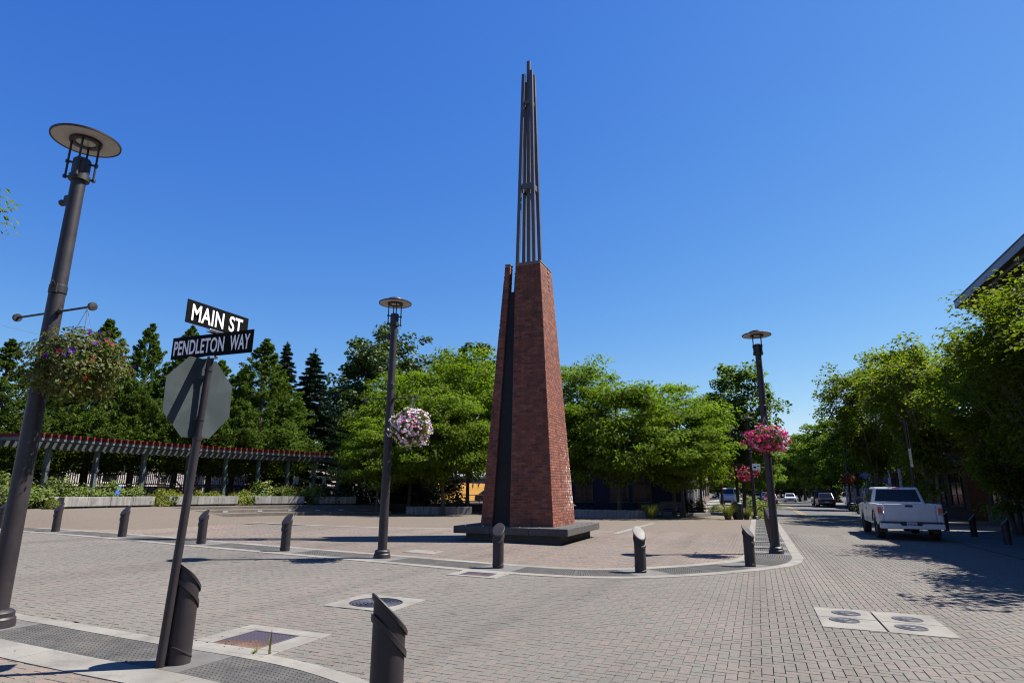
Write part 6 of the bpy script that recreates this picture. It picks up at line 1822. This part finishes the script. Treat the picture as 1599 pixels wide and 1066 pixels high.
# cab with tumblehome, posts and glass
cb = [(-0.93, 2.18, 1.22), (0.93, 2.18, 1.22), (0.93, 4.35, 1.22), (-0.93, 4.35, 1.22)]
ct = [(-0.74, 2.36, 1.86), (0.74, 2.36, 1.86), (0.74, 3.60, 1.86), (-0.74, 3.60, 1.86)]
mb = MB(); mb.hexa(cb, ct); cabo = mb.build('cab', M['truck_white'], tk, bevel=0.06, seg=3)
def cabpt(u, v, f): 
    """rear face coordinates: u across -1..1, v height 0..1"""
    x = (0.93 + (0.74 - 0.93) * v) * u; y = 2.18 + 0.18 * v; return (x, y - 0.012, 1.22 + 0.64 * v)
glass_quad(cabo, [cabpt(-0.86, 0.16, 0), cabpt(0.86, 0.16, 0), cabpt(0.86, 0.86, 0), cabpt(-0.86, 0.86, 0)], 'rear_window')
mb = MB(); mb.box((0, 2.335, 1.835), (0.22, 0.05, 0.03)); mb.build('brake_light', M['tail_red'], cabo)
for s in (-1, 1):
    def sd(y, v): return (s * ((0.93 + (0.74 - 0.93) * v) + 0.006), y, 1.22 + 0.64 * v)
    q1 = [sd(2.42, 0.12), sd(3.02, 0.12), sd(3.0, 0.84), sd(2.52, 0.84)]; q2 = [sd(3.10, 0.12), sd(4.12, 0.12), sd(3.56, 0.84), sd(3.10, 0.84)]
    for q in (q1, q2): glass_quad(cabo, q if s > 0 else q[::-1], 'side_window')
    mb = MB(); mb.box((s * 1.10, 3.95, 1.34), (0.20, 0.09, 0.20)); mi = mb.build('mirror', M['black'], tk, bevel=0.02)
    mb = MB(); mb.bar((s * 0.9, 3.98, 1.26), (s * 1.05, 3.96, 1.30), 0.04, 0.04); mb.build('mirror_arm', M['black'], mi)
    mb = MB(); mb.box((s * (W2 + 0.005), 3.15, 1.05), (0.03, 0.14, 0.04)); mb.build('door_handle', M['black'], tk, bevel=0.006)
    mb = MB(); mb.box((s * (W2 + 0.001), 3.05, 0.88), (0.006, 0.012, 0.66)); mb.build('door_seam', M['black'], tk)
    mb = MB(); mb.box((s * (W2 + 0.001), 4.18, 0.88), (0.006, 0.012, 0.66)); mb.build('door_seam', M['black'], tk)
    mb = MB(); mb.box((s * 0.85, 5.57, 0.95), (0.22, 0.08, 0.2)); mb.build('headlight', M['headlamp'], tk, bevel=0.015)
    mb = MB(); mb.box((s * 0.80, 0.55, 0.42), (0.24, 0.02, 0.3)); mb.build('mud_flap', M['black'], tk)
gq = [(-0.66, 3.64, 1.80), (0.66, 3.64, 1.80), (0.80, 4.28, 1.29), (-0.80, 4.28, 1.29)]
glass_quad(cabo, gq[::-1], 'windscreen')
mb = MB(); mb.box((0, 3.0, 0.46), (0.9, 4.6, 0.16)); mb.tube([(-0.7, 1.05, 0.40), (0.7, 1.05, 0.40)], 0.05, 10); mb.lathe([(0, -0.13), (0.10, -0.09), (0.13, 0), (0.10, 0.09), (0, 0.13)], 14, (0, 1.05, 0.40)); mb.tube([(0.55, 0.05, 0.38), (0.55, 1.6, 0.42)], 0.03, 8); mb.build('chassis', M['black'], tk)
for s in (-1, 1):
    for yy in (1.05, 4.75): wheel(tk, s * 0.86, yy, 0.40, 0.26, s)

def make_car(label, x, y, rz, paint, L=4.4, Wd=1.78, H=1.45, van=False, group=None, cat='car', name='parked_car'):
    t = thing(name, label, cat, (x, y, gz(x, y)), rz, group)
    w_ = Wd / 2; wb = L * 0.30
    belt = 0.62 * H
    out = [(0.05, 0.45)] + arch_profile(0, 0, [(L / 2 - wb, 0.36)], 0.24) + arch_profile(0, 0, [(L / 2 + wb, 0.36)], 0.24) + [(L - 0.05, 0.35), (L, 0.55), (L - 0.1, belt - 0.12), (L - 1.1, belt), (0.5, belt + 0.02), (0.08, belt - 0.02), (0.0, 0.65)]
    mb = MB(); mb.prism(out, -w_, w_, lambda u, v, ww: (ww, u, v)); mb.build('body', M[paint], t, bevel=0.06, seg=2)
    r0, r1, f1, f0 = (0.25, 0.45, L - 1.9, L - 1.15) if van else (0.55, 1.15, L - 2.0, L - 1.2)
    a, b = w_ - 0.07, w_ - 0.24
    cab_ = MB(); cab_.hexa([(-a, r0, belt - 0.02), (a, r0, belt - 0.02), (a, f0, belt - 0.02), (-a, f0, belt - 0.02)], [(-b, r1, H), (b, r1, H), (b, f1, H), (-b, f1, H)]); cb_ = cab_.build('cabin', M[paint], t, bevel=0.05, seg=2)
    lerp = lambda p, q, f: tuple(p[i] + (q[i] - p[i]) * f for i in range(3))
    def pane(bl, br, tr, tl, n):
        e = 0.10
        P = [lerp(lerp(bl, tl, f), lerp(br, tr, f), g) for g, f in ((0.06, e), (0.94, e), (0.94, 0.86), (0.06, 0.86))]
        nn = Vector(n) * 0.012
        glass_quad(cb_, [Vector(p) + nn for p in P], 'window')
    z0 = belt - 0.02
    pane((-a, r0, z0), (a, r0, z0), (b, r1, H), (-b, r1, H), (0, -1, 0.3))
    pane((a, f0, z0), (-a, f0, z0), (-b, f1, H), (b, f1, H), (0, 1, 0.5))
    pane((a, r0 + 0.1, z0), (a, f0 - 0.1, z0), (b, f1, H), (b, r1, H), (1, 0, 0.3))
    pane((-a, f0 - 0.1, z0), (-a, r0 + 0.1, z0), (-b, r1, H), (-b, f1, H), (-1, 0, 0.3))
    for s in (-1, 1):
        mb = MB(); mb.box((s * (w_ - 0.2), L - 0.08, belt - 0.24), (0.32, 0.12, 0.14)); mb.build('headlight', M['headlamp'], t, bevel=0.02)
        mb = MB(); mb.box((s * (w_ - 0.16), 0.02, belt - 0.16), (0.22, 0.08, 0.16)); mb.build('tail_light', M['tail_red'], t, bevel=0.02)
        mb = MB(); mb.box((s * (w_ + 0.09), f0 - 0.35, belt + 0.06), (0.16, 0.08, 0.12)); mb.build('mirror', M[paint], t, bevel=0.02)
        for yy in (L / 2 - wb, L / 2 + wb): wheel(t, s * (w_ - 0.1), yy, 0.31, 0.2, s)
    mb = MB(); mb.box((0, L - 0.0, 0.5), (0.9, 0.04, 0.16)); mb.build('grille', M['black'], t)
    mb = MB(); mb.box((0, -0.005, 0.62), (0.4, 0.02, 0.12)); mb.build('number_plate', M['plate'], t)
    return t
G6 = 'cars far down the street'
make_car('dark plum car driving towards the viewer far down the road', 1.55, 96.0, math.pi, 'car_purple', group=G6, name='driving_car')
make_car('blue car just behind the plum car', 1.3, 116.0, math.pi, 'car_blue', H=1.6, group=G6, name='driving_car')
make_car('silver white car facing the viewer right of the corner lamp', 5.0, 118.0, math.pi, 'car_silver', group=G6)
make_car('black car parked on the right under the trees', 7.2, 79.0, 0, 'car_dark', H=1.6, group=G6)
make_car('dark maroon van parked ahead of the black car', 7.3, 86.5, 0, 'car_maroon', H=1.85, van=True, group=G6, cat='van', name='parked_van')
make_car('white van parked on the left beyond the bin', -3.2, 84.0, math.pi * 0.98, 'truck_white', H=2.0, L=5.0, van=True, group=G6, cat='van', name='parked_van')
make_car('white car parked left near the end of the street', 0.2, 128.0, math.pi, 'truck_white', group=G6)
make_car('dark car standing behind the railings under the cedars', -35.5, 36.0, math.radians(70), 'car_dark', L=4.6)
make_car('dark car beside the orange fence at the tower edge', -24.2, 60.5, math.radians(110), 'car_dark', L=4.4)

# ------------------------------------------------------------------ litter: dry leaves and a few green ones on the paving
rng = np.random.default_rng(99)
P = []
for _ in range(300):
    k = rng.random()
    if k < 0.4: t_ = rng.uniform(south.nearest(-9, 5.1), south.nearest(-2.0, 4.0)); x, y = south.off(t_, -abs(rng.normal(0, 0.18)))
    elif k < 0.7: t_ = rng.uniform(north.nearest(-20, 12.7), north.nearest(0.9, 17)); x, y = north.off(t_, -abs(rng.normal(0, 0.16)))
    else:
        d_ = rng.uniform(4.6, 20); a_ = rng.uniform(-0.85, 0.85) * d_; x, y = W(a_, d_)
    P.append((x, y, gz(x, y) + 0.022))
P = np.array(P)
me = leaf_cards(rng, P, np.tile([0, 0, 1.0], (len(P), 1)), 0.032, 0.5, M['dead_leaf'], 'fallen_leaves', fold=0.1, jit=0.4)
tag(link('fallen_leaves', me), 'small dry leaves scattered along the kerbs and on the paving', 'leaves', kind='stuff')
for o in scene.objects:
    if o.parent is None and o.get('kind') == 'structure' and not o.get('label'):
        o['label'] = o.name.split('.')[0].replace('_', ' ') + ' of the brick-paved square'
